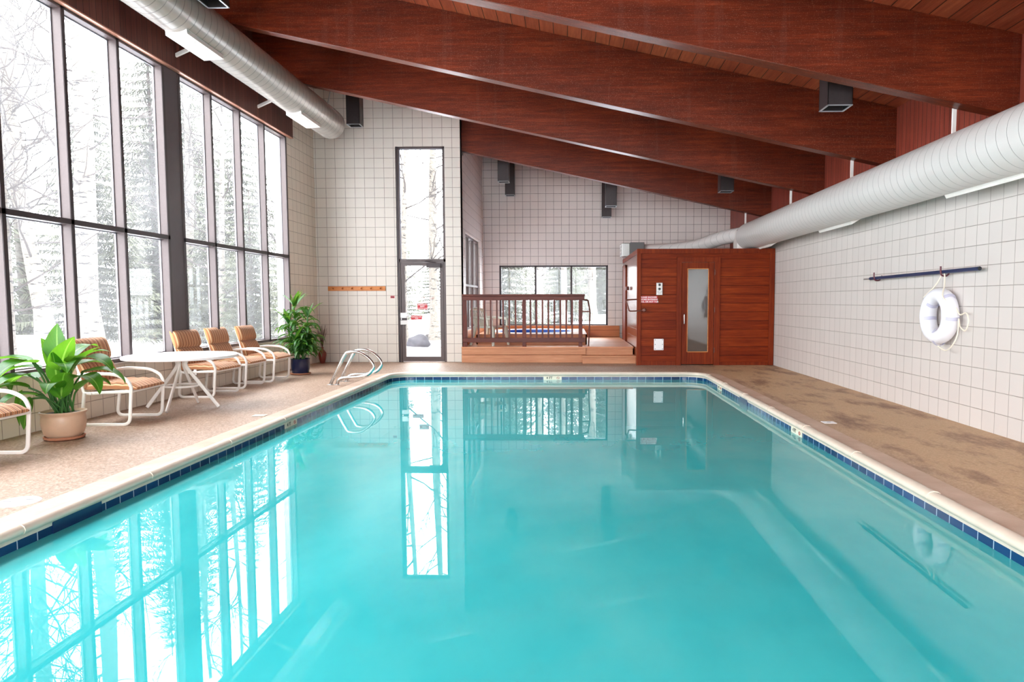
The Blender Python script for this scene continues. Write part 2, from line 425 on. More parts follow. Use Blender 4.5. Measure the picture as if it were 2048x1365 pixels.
class MB:
    def __init__(s): s.bm = bmesh.new()
    def box(s, x0, x1, y0, y1, z0, z1):
        vs = [s.bm.verts.new(p) for p in [(x0,y0,z0),(x1,y0,z0),(x1,y1,z0),(x0,y1,z0),(x0,y0,z1),(x1,y0,z1),(x1,y1,z1),(x0,y1,z1)]]
        for f in [(0,3,2,1),(4,5,6,7),(0,1,5,4),(1,2,6,5),(2,3,7,6),(3,0,4,7)]: s.bm.faces.new([vs[i] for i in f])
        return s
    def prism(s, pts, a0, a1, axis='y'):
        """pts is a closed 2-D outline; extruded along axis from a0 to a1"""
        def P(p, a): return {'y': (p[0], a, p[1]), 'x': (a, p[0], p[1]), 'z': (p[0], p[1], a)}[axis]
        A = [s.bm.verts.new(P(p, a0)) for p in pts]; B = [s.bm.verts.new(P(p, a1)) for p in pts]
        n = len(pts)
        s.bm.faces.new(A); s.bm.faces.new(B[::-1])
        for i in range(n): s.bm.faces.new([A[i], B[i], B[(i+1) % n], A[(i+1) % n]])
        return s
    def sweep(s, path, prof, up=None, closed=False, cap=True):
        """sweep a closed 2-D profile (list of (a,b)) along 3-D points"""
        P = [Vector(p) for p in path]; n = len(P); rings = []
        nrm = None
        for i in range(n):
            if closed: tdir = P[(i+1) % n] - P[i-1]
            else: tdir = P[min(i+1, n-1)] - P[max(i-1, 0)]
            tdir.normalize()
            if up is not None:
                a = tdir.cross(Vector(up))
                if a.length < 1e-5: a = Vector((1, 0, 0))
                a.normalize(); b = a.cross(tdir)
            else:
                if nrm is None:
                    r = Vector((0, 0, 1)) if abs(tdir.z) < .9 else Vector((1, 0, 0))
                    nrm = tdir.cross(r).normalized()
                nrm = (nrm - tdir*nrm.dot(tdir)).normalized()
                a = nrm; b = tdir.cross(a)
            sc = prof[i] if isinstance(prof[0][0], (list, tuple)) else prof
            rings.append([s.bm.verts.new(P[i] + a*p[0] + b*p[1]) for p in sc])
        m = len(rings[0])
        rng = range(n) if closed else range(n-1)
        for i in rng:
            A, B = rings[i], rings[(i+1) % n]
            for j in range(m): s.bm.faces.new([A[j], A[(j+1) % m], B[(j+1) % m], B[j]])
        if cap and not closed:
            s.bm.faces.new(rings[0][::-1]); s.bm.faces.new(rings[-1])
        return s
    def tube(s, path, r, seg=10, closed=False):
        n = len(path)
        if isinstance(r, (int, float)): prof = circ(r, seg)
        else: prof = [circ(rr, seg) for rr in r]
        return s.sweep(path, prof, closed=closed)
    def lathe(s, prof, c=(0, 0, 0), seg=32, axis='z'):
        rings = []
        for r, z in prof:
            ring = []
            for k in range(seg):
                a = 2*PI*k/seg
                p = (r*math.cos(a), r*math.sin(a), z)
                if axis == 'y': p = (p[0], p[2], p[1])
                if axis == 'x': p = (p[2], p[0], p[1])
                ring.append(s.bm.verts.new((p[0]+c[0], p[1]+c[1], p[2]+c[2])))
            rings.append(ring)
        for A, B in zip(rings, rings[1:]):
            for j in range(seg): s.bm.faces.new([A[j], A[(j+1) % seg], B[(j+1) % seg], B[j]])
        if prof[0][0] > 1e-6: s.bm.faces.new(rings[0][::-1])
        if prof[-1][0] > 1e-6: s.bm.faces.new(rings[-1])
        return s
    def quad(s, *pts):
        s.bm.faces.new([s.bm.verts.new(p) for p in pts]); return s
    def build(s, name, mat, parent=None, smooth=False, bevel=0, sub=0, loc=None):
        bmesh.ops.remove_doubles(s.bm, verts=s.bm.verts, dist=1e-6)
        bmesh.ops.recalc_face_normals(s.bm, faces=s.bm.faces)
        me = bpy.data.meshes.new(name); s.bm.to_mesh(me); s.bm.free()
        o = bpy.data.objects.new(name, me); COL.objects.link(o)
        if mat: me.materials.append(M[mat] if isinstance(mat, str) else mat)
        if parent is not None: o.parent = parent
        if loc: o.location = loc
        if smooth:
            for p in me.polygons: p.use_smooth = True
            try: me.set_sharp_from_angle(angle=math.radians(40))
            except Exception: pass
        if bevel:
            b = o.modifiers.new('bevel', 'BEVEL'); b.width = bevel; b.segments = 2; b.limit_method = 'ANGLE'
        if sub:
            m_ = o.modifiers.new('sub', 'SUBSURF'); m_.levels = m_.render_levels = sub
        return o
def face_up(o):
    me = o.data
    if me.polygons[0].normal.z < 0: me.flip_normals()
def circ(r, seg): return [(r*math.cos(2*PI*k/seg), r*math.sin(2*PI*k/seg)) for k in range(seg)]
def rrect(w, h, r, n=3):
    pts = []
    for cx, cy, a0 in [(w/2-r, h/2-r, 0), (-w/2+r, h/2-r, PI/2), (-w/2+r, -h/2+r, PI), (w/2-r, -h/2+r, 3*PI/2)]:
        for k in range(n+1):
            a = a0 + PI/2*k/n; pts.append((cx+r*math.cos(a), cy+r*math.sin(a)))
    return pts
def smooth_path(pts, n=6, closed=False):
    P = [Vector(p) for p in pts]; out = []
    m = len(P); rng = range(m) if closed else range(m-1)
    for i in rng:
        p0 = P[i-1] if (closed or i > 0) else P[0]; p1 = P[i]; p2 = P[(i+1) % m]
        p3 = P[(i+2) % m] if (closed or i+2 < m) else P[-1]
        for k in range(n):
            u = k/n
            out.append(.5*((2*p1) + (-p0+p2)*u + (2*p0-5*p1+4*p2-p3)*u*u + (-p0+3*p1-3*p2+p3)*u**3))
    if not closed: out.append(P[-1])
    return out
def rounded(pts, r, n=5):
    """polyline with filleted corners"""
    P = [Vector(p) for p in pts]; out = [P[0]]
    for i in range(1, len(P)-1):
        a = (P[i-1]-P[i]); b = (P[i+1]-P[i]); la, lb = a.length, b.length
        k = min(r, la*.49, lb*.49); A = P[i]+a/la*k; B = P[i]+b/lb*k
        for j in range(n+1):
            u = j/n; out.append((1-u)**2*A + 2*u*(1-u)*P[i] + u*u*B)
    out.append(P[-1]); return out
def text_mesh(name, body, size, mat, parent, origin, right, up, depth=.002, align='CENTER', spacing=1.0, bold=0):
    c = bpy.data.curves.new(name, 'FONT'); c.body = body; c.size = size; c.extrude = depth/2
    c.align_x = align; c.align_y = 'CENTER'; c.space_line = spacing; c.offset = bold; c.resolution_u = 3
    tmp = bpy.data.objects.new(name+'_tmp', c); COL.objects.link(tmp)
    bpy.context.view_layer.update()
    me = bpy.data.meshes.new_from_object(tmp.evaluated_get(bpy.context.evaluated_depsgraph_get()))
    bpy.data.objects.remove(tmp); bpy.data.curves.remove(c)
    R = Vector(right).normalized(); U = Vector(up).normalized(); N = R.cross(U)
    mt = Matrix((R, U, N)).transposed().to_4x4(); mt.translation = Vector(origin)
    me.transform(mt)
    me.name = name
    o = bpy.data.objects.new(name, me); COL.objects.link(o); me.materials.clear(); me.materials.append(M[mat])
    if parent is not None: o.parent = parent
    return o

# ------------------------------------------------------------------ pool outline
PX0, PX1, PY0, PY1, PRAD = -3.105, 2.38, .9, 12.3, .36
def pool_loop(off=0, z=0, n=8):
    r = PRAD + off; pts = []
    for cx, cy, a0 in [(PX1-PRAD, PY1-PRAD, 0), (PX0+PRAD, PY1-PRAD, PI/2), (PX0+PRAD, PY0+PRAD, PI), (PX1-PRAD, PY0+PRAD, 3*PI/2)]:
        for k in range(n+1):
            a = a0+PI/2*k/n; pts.append((cx+r*math.cos(a), cy+r*math.sin(a), z))
    return pts
def pool_loop_fine(off=0, z=0, step=.3):
    L = pool_loop(off, z); out = []
    for i in range(len(L)):
        a, b = Vector(L[i]), Vector(L[(i+1) % len(L)])
        n = max(1, int((b-a).length/step))
        for k in range(n): out.append(a.lerp(b, k/n))
    return out
def filled_between(outer, inner, z):
    bm = bmesh.new(); edges = []
    for loop in (outer, inner):
        if not loop: continue
        vs = [bm.verts.new((p[0], p[1], z)) for p in loop]
        edges += [bm.edges.new((vs[i], vs[(i+1) % len(vs)])) for i in range(len(vs))]
    bmesh.ops.triangle_fill(bm, edges=edges, use_beauty=True, use_dissolve=False)
    return bm

# ------------------------------------------------------------------ floor
mb = MB(); mb.bm.free()
mb.bm = filled_between([(XL-.3, YN, 0), (XR+.3, YN, 0), (XR+.3, YF+.3, 0), (XL-.3, YF+.3, 0)], pool_loop(.26), 0)
fl = mb.build('floor', 'deck'); tag(fl, kind='structure')

pool = empty('swimming_pool', (0, 0, 0), label='indoor swimming pool of turquoise water with navy waterline tiles and a stone coping', cat='swimming pool')
# coping slab
O = pool_loop(.262, .003); I = pool_loop(.045, .003)
mb = MB(); n = len(O)
prof = [(.262, -.05), (.262, .003), (.06, .004)]
rings = [[mb.bm.verts.new(p) for p in pool_loop(o, z)] for o, z in prof]
for A, B in zip(rings, rings[1:]):
    for j in range(n): mb.bm.faces.new([A[j], A[(j+1) % n], B[(j+1) % n], B[j]])
mb.build('coping_slab', 'coping', pool)
# bullnose, split into cast lengths by fine joints
mb = MB()
prof = [(.062, -.02), (.062, .008), (.045, .020), (.02, .025), (-.005, .020), (-.022, .006), (-.028, -.012), (-.022, -.028), (-.008, -.036), (-.002, -.045), (.0, -.062), (.02, -.062)]
rings = [[mb.bm.verts.new(p) for p in pool_loop(o, z)] for o, z in prof]
for A, B in zip(rings, rings[1:]):
    for j in range(n): mb.bm.faces.new([A[j], A[(j+1) % n], B[(j+1) % n], B[j]])
mb.build('bullnose_edge', 'bullnose', pool, smooth=True)
# joints in the bullnose
jp = [(PX1, y, 0) for y in [2.1+1.22*i for i in range(9)]] + [(PX0, y, PI) for y in [2.6+1.22*i for i in range(8)]]
jp += [(x, PY1, PI/2) for x in [-2.4+.9*i for i in range(6)]]
for x, y, a in jp:
    ca, sa = math.cos(a), math.sin(a)
    pts = [(o, z+.0025) for o, z in prof[1:9]]
    path = [(x+ca*o, y+sa*o, z) for o, z in pts]
    MB().sweep(path, rrect(.008, .004, .001, 1), up=(-sa, ca, 0)).build('coping_joint', 'bullnose', pool)
# waterline tile band with UV in metres along the edge
mb = MB(); uvl = mb.bm.loops.layers.uv.new('UVMap')
L = pool_loop_fine(0, 0, .25); s_ = 0; N_ = len(L)
for i in range(N_):
    a, b = L[i], L[(i+1) % N_]; d = (b-a).length
    f = mb.bm.faces.new([mb.bm.verts.new((a.x, a.y, -.055)), mb.bm.verts.new((b.x, b.y, -.055)), mb.bm.verts.new((b.x, b.y, -.21)), mb.bm.verts.new((a.x, a.y, -.21))])
    for lp, uvv in zip(f.loops, [(s_, 0), (s_+d, 0), (s_+d, -.155), (s_, -.155)]): lp[uvl].uv = uvv
    s_ += d
me = bpy.data.meshes.new('tile_band'); mb.bm.to_mesh(me); mb.bm.free()
tb = bpy.data.objects.new('tile_band', me); COL.objects.link(tb); me.materials.append(M['navy']); tb.parent = pool
# basin
mb = MB(); rings = [[mb.bm.verts.new(p) for p in pool_loop(o, z)] for o, z in [(.0, -.2), (.0, -.82), (-.06, -.93), (-.2, -.97)]]
for A, B in zip(rings, rings[1:]):
    for j in range(n): mb.bm.faces.new([A[j], A[(j+1) % n], B[(j+1) % n], B[j]])
mb.bm.faces.new(rings[-1])
mb.build('basin', 'plaster', pool, smooth=True)
mb = MB(); mb.bm.faces.new([mb.bm.verts.new(p) for p in pool_loop(.0, -.112)])
water_o = mb.build('water', 'water', pool); face_up(water_o)
# skimmer mouths
mb = MB(); mb.box(PX0-.01, PX0+.006, 4.06, 4.50, -.2, -.03).build('skimmer_mouth', 'navy_plain', pool)
mb = MB(); mb.box(PX1-.006, PX1+.01, 9.22, 9.62, -.2, -.03).build('skimmer_mouth', 'navy_plain', pool)
mb = MB(); mb.lathe([(0, .012), (.04, .012), (.055, 0)], (0, 0, 0), 18, 'x'); mb.build('wall_fitting', 'fitting', pool, loc=(PX1-.015, 4.09, -.25))
# depth marker tiles: cream tile, figures and a barred-diver ring
def marker(c, right, nrm, w, order=(0, 1)):
    C = Vector(c); R = Vector(right); N = Vector(nrm); U = Vector((0, 0, 1))
    mb = MB(); h = .042
    p = [C+R*(-w/2)+U*(-.075), C+R*(w/2)+U*(-.075), C+R*(w/2)+U*h*.5, C+R*(-w/2)+U*h*.5]
    q = [x+N*.004 for x in p]
    vs = [mb.bm.verts.new(x) for x in p+q]
    for f in [(0,1,2,3),(4,5,6,7),(0,1,5,4),(1,2,6,5),(2,3,7,6),(3,0,4,7)]: mb.bm.faces.new([vs[i] for i in f])
    mk = mb.build('depth_marker', 'creamy', pool)
    text_mesh('depth_figures', '4 FT', .058, 'black', mk, C+R*(-w*.18)+N*.006+U*(-.006), R, U, .001, bold=.001)
    mb = MB(); path = [C+R*(w*.3)+N*.006+R*(.024*math.cos(a))+U*(.018*math.sin(a)-.006) for a in [2*PI*k/24 for k in range(24)]]
    mb.tube(path, .003, 5, closed=True)
    mb.tube([C+R*(w*.3-.016)+N*.006+U*.006, C+R*(w*.3+.016)+N*.006+U*(-.018)], .0025, 5)
    mb.build('no_diving_symbol', 'marker_red', mk)
marker((-.27, PY1-.001, -.075), (1, 0, 0), (0, -1, 0), .32)
marker((PX1-.001, 7.22, -.075), (0, -1, 0), (-1, 0, 0), .34)
marker((PX0+.001, 7.68, -.075), (0, 1, 0), (1, 0, 0), .34)
marker((PX1-.001, 10.9, -.075), (0, -1, 0), (-1, 0, 0), .3)

# skimmer lids in the deck
o = MB().lathe([(0, .007), (.1, .008), (.118, .006), (.125, .001), (.125, -.01)], (0, 0, 0), 36).build('skimmer_lid', 'plastic_white', None, smooth=True, loc=(-3.53, 4.34, 0))
tag(o, 'round white skimmer lid set in the deck at the left edge of the pool', 'skimmer lid')
for a in (0, PI):
    k = MB().box(-.025, .025, -.004, .004, .008, .0095).build('finger_slot', 'black', o); k.location = (.06*math.cos(a+.4), .06*math.sin(a+.4), 0)
o = MB().box(-.065, .065, -.06, .06, 0, .006).build('deck_cover', 'plastic_white', None, bevel=.003, loc=(2.735, 7.29, 0))
tag(o, 'small square white cover in the deck beside the right pool edge', 'cover')
MB().box(-.02, .02, -.006, .006, .006, .0068).build('finger_slot', 'black', o)
for (x, y), lb in [((-3.47, 7.72), 'left of the pool beside the white table'), ((-2.93, 12.42), 'at the far left corner of the pool')]:
    o = MB().box(-.07, .07, -.05, .05, 0, .003).build('depth_marking', 'creamy', None, loc=(x, y, .003))
    tag(o, 'worn cream depth marking on the deck ' + lb, 'depth marking')

# ------------------------------------------------------------------ walls
TH = .25
def struct(o): o['kind'] = 'structure'; return o
mb = MB()      # low wall under the windows, wall between the last window and the corner, wall beyond
mb.box(XL-TH, XL, YN, 13.24, 0, .545)
mb.prism([(13.24, 0), (YD+TH, 0), (YD+TH, zroof(XL)+.2), (13.24, zroof(XL)+.2)], XL-TH, XL, 'x')
struct(mb.build('wall_left', 'tile_left'))
struct(MB().box(XL-.2, XL+.012, YN, 13.24, .545, .572).build('trim_1', 'tile_plain', bevel=.006))
# right wall tile, timber panel above
zt = 2.42
struct(MB().box(XR, XR+.35, YN, YF+TH, 0, zt+.1).build('wall_right', 'tile_right'))
struct(MB().box(XP, XP+.2, YN, YF+TH, zt+.1, zroof(XP)+.1).build('trim_2', 'panel'))
# door wall with the tall opening
DX0, DX1, DZ = -3.574, -2.556, 4.485
mb = MB()
mb.prism([(XL, 0), (DX0, 0), (DX0, DZ), (DX1, DZ), (DX1, 0), (XPIER, 0), (XPIER, zroof(XPIER)+.05), (XL, zroof(XL)+.05)], YD, YD+TH)
struct(mb.build('wall_back', 'tile_door', bevel=.008))
# alcove left wall with its window opening, X = XPIER
AY0, AY1, AZ0, AZ1 = 15.25, 17.75, .64, 2.78
mb = MB()
mb.box(XPIER-TH, XPIER, YD+.01, AY0, 0, zroof(XPIER)).box(XPIER-TH, XPIER, AY1, YF+TH, 0, zroof(XPIER))
mb.box(XPIER-TH, XPIER, AY0, AY1, 0, AZ0).box(XPIER-TH, XPIER, AY0, AY1, AZ1, zroof(XPIER))
t_ = tile_mat('painted_block_alcove', 'y', 14.64 % T, .1857 % T, col='e0d6d0', grout='7d716a')
struct(mb.build('wall_alcove', t_))
# far wall with window
FX0, FX1, FZ0, FZ1 = -1.805, 1.056, .64, 2.22
mb = MB()
mb.prism([(XPIER-TH, 0), (XP+.1, 0), (XP+.1, zroof(XP)), (XPIER-TH, zroof(XPIER-TH))], YF, YF+.01)
mb.bm.free(); mb = MB()
x0, x1 = XPIER, XP-.01
mb.prism([(x0, 0), (x0, zroof(x0)), (FX0, zroof(FX0)), (FX0, 0)], YF, YF+TH)
mb.prism([(FX1, 0), (FX1, zroof(FX1)), (x1, zroof(x1)), (x1, 0)], YF, YF+TH)
mb.prism([(FX0, 0), (FX1, 0), (FX1, FZ0), (FX0, FZ0)], YF, YF+TH)
mb.prism([(FX0, FZ1), (FX1, FZ1), (FX1, zroof(FX1)), (FX0, zroof(FX0))], YF, YF+TH)
struct(mb.build('wall_far', 'tile_far'))
# wall behind the camera, with an unseen wide window added to brighten the hall
mb = MB(); NX0, NX1, NZ0, NZ1 = -4.4, 3.4, .12, 3.15
mb.prism([(XL-TH, 0), (NX0, 0), (NX0, zroof(NX0)+.1), (XL-TH, zroof(XL)+.1)], YN-.2, YN)
mb.prism([(NX1, 0), (XR+.35, 0), (XR+.35, zroof(XP)+.1), (NX1, zroof(NX1)+.1)], YN-.2, YN)
mb.prism([(NX0, 0), (NX1, 0), (NX1, NZ0), (NX0, NZ0)], YN-.2, YN)
mb.prism([(NX0, NZ1), (NX1, NZ1), (NX1, zroof(NX1)+.1), (NX0, zroof(NX0)+.1)], YN-.2, YN)
struct(mb.build('wall_front', 'tile_door'))
w = struct(empty('window_8', (0, 0, 0)))
mb = MB()
for k in range(9): mb.box(NX0+k*(NX1-NX0-.05)/8, NX0+k*(NX1-NX0-.05)/8+.05, YN-.16, YN-.05, NZ0, NZ1)
mb.box(NX0, NX1, YN-.16, YN-.05, NZ0, NZ0+.05).box(NX0, NX1, YN-.16, YN-.05, NZ1-.05, NZ1)
mb.build('window_frame', 'bronze', w)
MB().box(NX0+.02, NX1-.02, YN-.11, YN-.104, NZ0+.02, NZ1-.02).build('glass_pane', 'glass', w)
portal('portal', ((NX0+NX1)/2, YN-.24, (NZ0+NZ1)/2), (PI/2, 0, 0), NX1-NX0, NZ1-NZ0)
# roof
mb = MB(); e = .12
mb.prism([(XL-.6, zroof(XL-.6)), (XP+.3, zroof(XP+.3)), (XP+.3, zroof(XP+.3)+e), (XL-.6, zroof(XL-.6)+e)], YN-.2, YD+TH+.1)
xa = XPIER-TH-.1
mb.prism([(xa, zroof(xa)), (XP+.3, zroof(XP+.3)), (XP+.3, zroof(XP+.3)+e), (xa, zroof(xa)+e)], YD+TH+.1, YF+TH)
struct(mb.build('ceiling', 'ceiling'))
# wall over the left windows (timber fascia) and its copper drip edge
struct(MB().box(XL-.12, XL+.06, YN, 13.42, 4.385, zroof(XL)+.05).build('trim_3', 'fascia'))
struct(MB().box(XL-.0, XL+.066, YN, 13.42, 4.372, 4.387).build('trim_4', 'copper'))

# ------------------------------------------------------------------ beams
ys = [-.6, 1.9, 4.35, 6.78, 9.26, 11.78, 14.81]
names = {6.78: 'dark red roof beam nearest the camera, over the right duct end',
         9.26: 'second visible dark red roof beam, ending at the left window column',
         11.78: 'third dark red roof beam, passing just before the tall glass door',
         14.81: 'farthest dark red roof beam, over the hot tub railing'}
for y in ys:
    xl = XL+.06 if y < 14 else XPIER
    x0, x1 = xl, XP
    mb = MB(); mb.prism([(x0, zbeam(x0)), (x1, zbeam(x1)), (x1, zroof(x1)), (x0, zroof(x0))], y, y+.17)
    o = mb.build('roof_beam', 'beam', bevel=.006)
    if y in names: tag(o, names[y], 'beam', 'sloping roof beams')
    else: tag(o, 'dark red roof beam behind the camera position', 'beam', 'sloping roof beams')
struct(MB().box(XPIER-.005, XPIER+.012, 14.80, 15.0, zbeam(XPIER)-.06, zbeam(XPIER)+.02).build('trim_5', 'bronze_dark'))

# ------------------------------------------------------------------ window bays on the left
FD = .13      # frame depth
def mull_box(mb, y0, y1, z0, z1): mb.box(XL-FD, XL, y0, y1, z0, z1)
WZ0, WZ1, TZ0, TZ1 = .572, 4.372, 2.105, 2.165
def left_window(idx, edges):
    w = struct(empty('window_%d' % idx, (0, 0, 0)))
    y0, y1 = edges[0], edges[-1]
    # frame: uprights, head, transom, sill
    mb = MB()
    for i, y in enumerate(edges):
        a, b = (y, y+.055) if i == 0 else ((y-.055, y) if i == len(edges)-1 else (y-.027, y+.028))
        mull_box(mb, a, b, WZ0, WZ1)
    mb.build('mullion', 'bronze', w, bevel=.003)
    mb = MB(); mull_box(mb, y0, y1, TZ0, TZ1); mull_box(mb, y0, y1, WZ1-.03, WZ1); mull_box(mb, y0, y1, WZ0, WZ0+.045)
    mb.build('transom', 'bronze', w, bevel=.003)
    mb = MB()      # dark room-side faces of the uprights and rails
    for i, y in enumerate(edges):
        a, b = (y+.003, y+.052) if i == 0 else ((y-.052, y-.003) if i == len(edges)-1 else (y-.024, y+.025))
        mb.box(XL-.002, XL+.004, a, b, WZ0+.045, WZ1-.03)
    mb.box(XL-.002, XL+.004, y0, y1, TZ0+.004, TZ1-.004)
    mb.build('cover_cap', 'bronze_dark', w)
    mb = MB()
    for a, b in zip(edges, edges[1:]):
        for z0, z1 in ((WZ0+.045, TZ0), (TZ1, WZ1-.03)):
            ya, yb = a+.03+(.025 if a == y0 else 0), b-.03-(.025 if b == y1 else 0)
            X = XL-FD+.02
            for q in ((ya, ya+.012, z0, z1), (yb-.012, yb, z0, z1), (ya, yb, z0, z0+.012), (ya, yb, z1-.012, z1)):
                mb.box(X, X+.014, *q)
    mb.build('glazing_bead', 'white_trim', w)
    for a, b in zip(edges, edges[1:]):
        for z0, z1 in ((WZ0+.045, TZ0), (TZ1, WZ1-.03)):
            MB().box(XL-FD+.008, XL-FD+.014, a+.02, b-.02, z0-.01, z1+.01).build('glass_pane', 'glass', w)
    portal('portal', (XL-FD-.02, (y0+y1)/2, (WZ0+WZ1)/2), (0, -PI/2, 0), WZ1-WZ0, y1-y0)
P_ = 3.96
g1 = [5.62, 6.51, 7.425, 8.32, 9.26]
left_window(1, g1)
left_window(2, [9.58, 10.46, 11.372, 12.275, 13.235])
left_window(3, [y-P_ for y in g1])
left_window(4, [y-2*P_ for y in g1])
for i, y in enumerate([9.26, 5.30, 1.34, -2.62]):
    o = MB().box(XL-FD-.03, XL-.005, y+.004, y+.316, .572, 4.372).build('window_column', 'column', bevel=.004)
    tag(o, ['dark brown column between the two window bays, behind the first chair past the table', 'dark brown window column at the left edge near the camera',
            'dark brown window column behind the camera', 'dark brown window column at the rear of the hall'][i], 'column')
struct(MB().box(XL-.25, XL, YN, -2.62, .545, 4.4).build('trim_6', 'tile_left'))

# ------------------------------------------------------------------ glass door with tall light above
d = struct(empty('window_5', (0, 0, 0)))
y0, y1 = YD+.02, YD+.13
TR0, TR1 = 2.105, 2.17
mb = MB(); mb.box(DX0, DX0+.065, y0, y1, 0, DZ).box(DX1-.05, DX1, y0, y1, 0, DZ).box(DX0, DX1, y0, y1, DZ-.04, DZ).box(DX0, DX1, y0, y1, TR0, TR1)
mb.build('window_frame', 'bronze', d, bevel=.004)
MB().box(DX0+.002, DX0+.035, y0-.012, y0+.002, 0, DZ).build('frame_edge', 'bronze_dark', d, bevel=.003)
MB().box(DX0+.06, DX1-.045, YD+.07, YD+.076, TR1-.01, DZ-.03).build('glass_pane', 'glass_clear', d)
mb = MB(); mb.box(DX0+.065, DX0+.09, y0+.01, y0+.02, TR1, DZ-.04); mb.box(DX0+.065, DX1-.05, y0+.01, y0+.02, DZ-.065, DZ-.04); mb.build('glazing_bead', 'white_trim', d)
dr = struct(empty('door_1', (0, 0, 0)))
a, b = DX0+.07, DX1-.055
mb = MB(); mb.box(a, a+.075, y0+.01, y1-.02, .01, TR0-.005).box(b-.075, b, y0+.01, y1-.02, .01, TR0-.005)
mb.box(a+.07, b-.07, y0+.01, y1-.02, TR0-.075, TR0-.005).box(a+.07, b-.07, y0+.01, y1-.02, .01, .115)
mb.build('door_frame', 'bronze', dr, bevel=.003)
MB().box(a+.07, b-.07, YD+.07, YD+.076, .11, TR0-.07).build('glass_pane', 'glass_clear', dr)
lk = MB().box(-3.525, -3.38, y0-.035, y0+.01, .79, 1.045).build('lock_case', 'steel_dull', dr, bevel=.006)
MB().box(-3.523, -3.382, y0-.038, y0-.03, .885, .935).build('lock_band', 'bronze_dark', lk)
MB().lathe([(0, -.008), (.014, -.008), (.016, 0)], (-3.50, y0-.037, .91), 14, 'y').build('lock_cylinder', 'chrome', lk)
MB().tube([(-3.4, y0-.045, .955), (-3.3, y0-.05, .955)], .006, 8).build('latch_lever', 'chrome', dr)
cl_ = MB().box(-2.955, -2.655, y0-.06, y0+.0, 1.985, 2.075).build('door_closer', 'bronze_dark', dr, bevel=.005)
MB().tube([(-2.75, y0-.05, 2.09), (-2.98, y0-.09, 2.115), (-2.86, y0-.02, 2.14)], .009, 6).build('closer_arm', 'bronze_dark', cl_)
def sign(name, x0, x1, z0, z1, y, lines_, size, parent=None, sp=1.0):
    s = MB().box(x0, x1, y-.004, y, z0, z1).build(name, 'red', parent)
    text_mesh('sign_lettering', '\n'.join(lines_), size, 'white_paint', s, ((x0+x1)/2, y-.0052, (z0+z1)/2+size*.32*(len(lines_)-1)*0), (1, 0, 0), (0, 0, 1), .0015, spacing=sp, bold=size*.02)
    return s
s = sign('door_sign', -3.175, -2.965, 1.115, 1.232, YD+.068, ['', ''], .03)
for o in [c for c in bpy.data.objects if c.parent == s]: bpy.data.objects.remove(o)
text_mesh('sign_lettering', 'EMERGENCY', .033, 'white_paint', s, (-3.07, YD+.062, 1.21), (1, 0, 0), (0, 0, 1), .0015, bold=.0006)
text_mesh('sign_lettering', 'EXIT', .045, 'white_paint', s, (-3.07, YD+.062, 1.172), (1, 0, 0), (0, 0, 1), .0015, bold=.001)
text_mesh('sign_lettering', 'ALARM WILL SOUND', .021, 'white_paint', s, (-3.07, YD+.062, 1.134), (1, 0, 0), (0, 0, 1), .0015, bold=.0006)
tag(s, 'red and white sign stuck on the glass of the tall door, upper of two', 'sign')
s = MB().box(-3.315, -3.08, YD+.064, YD+.068, .898, .98).build('door_sign', 'red'); tag(s, 'lower red sign on the door glass beside the lock case', 'sign')
text_mesh('sign_lettering', 'EMERGENCY EXIT', .026, 'white_paint', s, (-3.197, YD+.062, .953), (1, 0, 0), (0, 0, 1), .0015, bold=.0006)
text_mesh('sign_lettering', 'PUSH', .026, 'white_paint', s, (-3.197, YD+.062, .922), (1, 0, 0), (0, 0, 1), .0015, bold=.0006)
o = text_mesh('glass_lettering', 'NO TRESPASSING', .062, 'redpaint', None, (-3.07, YD+.079, 1.345), (-1, 0, 0), (0, 0, 1), .0015)
tag(o, 'faint red lettering on the outside of the door glass, read from outdoors', 'lettering')
s = MB().box(-3.725, -3.643, YD-.004, YD, 1.35, 1.398).build('wall_label', 'red'); tag(s, 'tiny red label on the tiled wall left of the glass door', 'label')
MB().box(-3.712, -3.656, YD-.005, YD-.004, 1.362, 1.386).build('label_print', 'hookred', s)
portal('portal', ((DX0+DX1)/2, YD+.16, DZ/2), (PI/2, 0, 0), DX1-DX0, DZ) if False else portal('portal', ((DX0+DX1)/2, YD+.16, DZ/2), (-PI/2, 0, 0), DX1-DX0, DZ)

# far window
w = struct(empty('window_6', (0, 0, 0)))
mb = MB(); Y0, Y1 = YF+.02, YF+.11
for x in (FX0, FX0+.93, FX0+1.875, FX1-.05): mb.box(x, x+.05, Y0, Y1, FZ0, FZ1)
mb.box(FX0, FX1, Y0, Y1, FZ1-.045, FZ1).box(FX0, FX1, Y0, Y1, FZ0, FZ0+.03)
mb.build('window_frame', 'bronze_dark', w, bevel=.004)
for x in (FX0, FX0+.93, FX0+1.875): MB().box(x+.04, x+.95, YF+.06, YF+.066, FZ0+.02, FZ1-.04).build('glass_pane', 'glass_clear', w)
portal('portal', ((FX0+FX1)/2, YF+.14, (FZ0+FZ1)/2), (-PI/2, 0, 0), FX1-FX0, FZ1-FZ0)
# alcove side window
w = struct(empty('window_7', (0, 0, 0)))
mb = MB(); Xa, Xb = XPIER-.16, XPIER-.05
for y in (AY0, AY0+.82, AY0+1.64, AY1-.05): mb.box(Xa, Xb, y, y+.05, AZ0, AZ1)
for z in (AZ0, 1.62, AZ1-.05): mb.box(Xa, Xb, AY0, AY1, z, z+.05)
mb.build('window_frame', 'bronze', w, bevel=.004)
for y in (AY0, AY0+.82, AY0+1.64):
    for z0, z1 in ((AZ0+.04, 1.63), (1.66, AZ1-.04)): MB().box(Xa+.05, Xa+.056, y+.04, y+.84, z0, z1).build('glass_pane', 'glass', w)
portal('portal', (XPIER-.2, (AY0+AY1)/2, (AZ0+AZ1)/2), (0, -PI/2, 0), AZ1-AZ0, AY1-AY0)

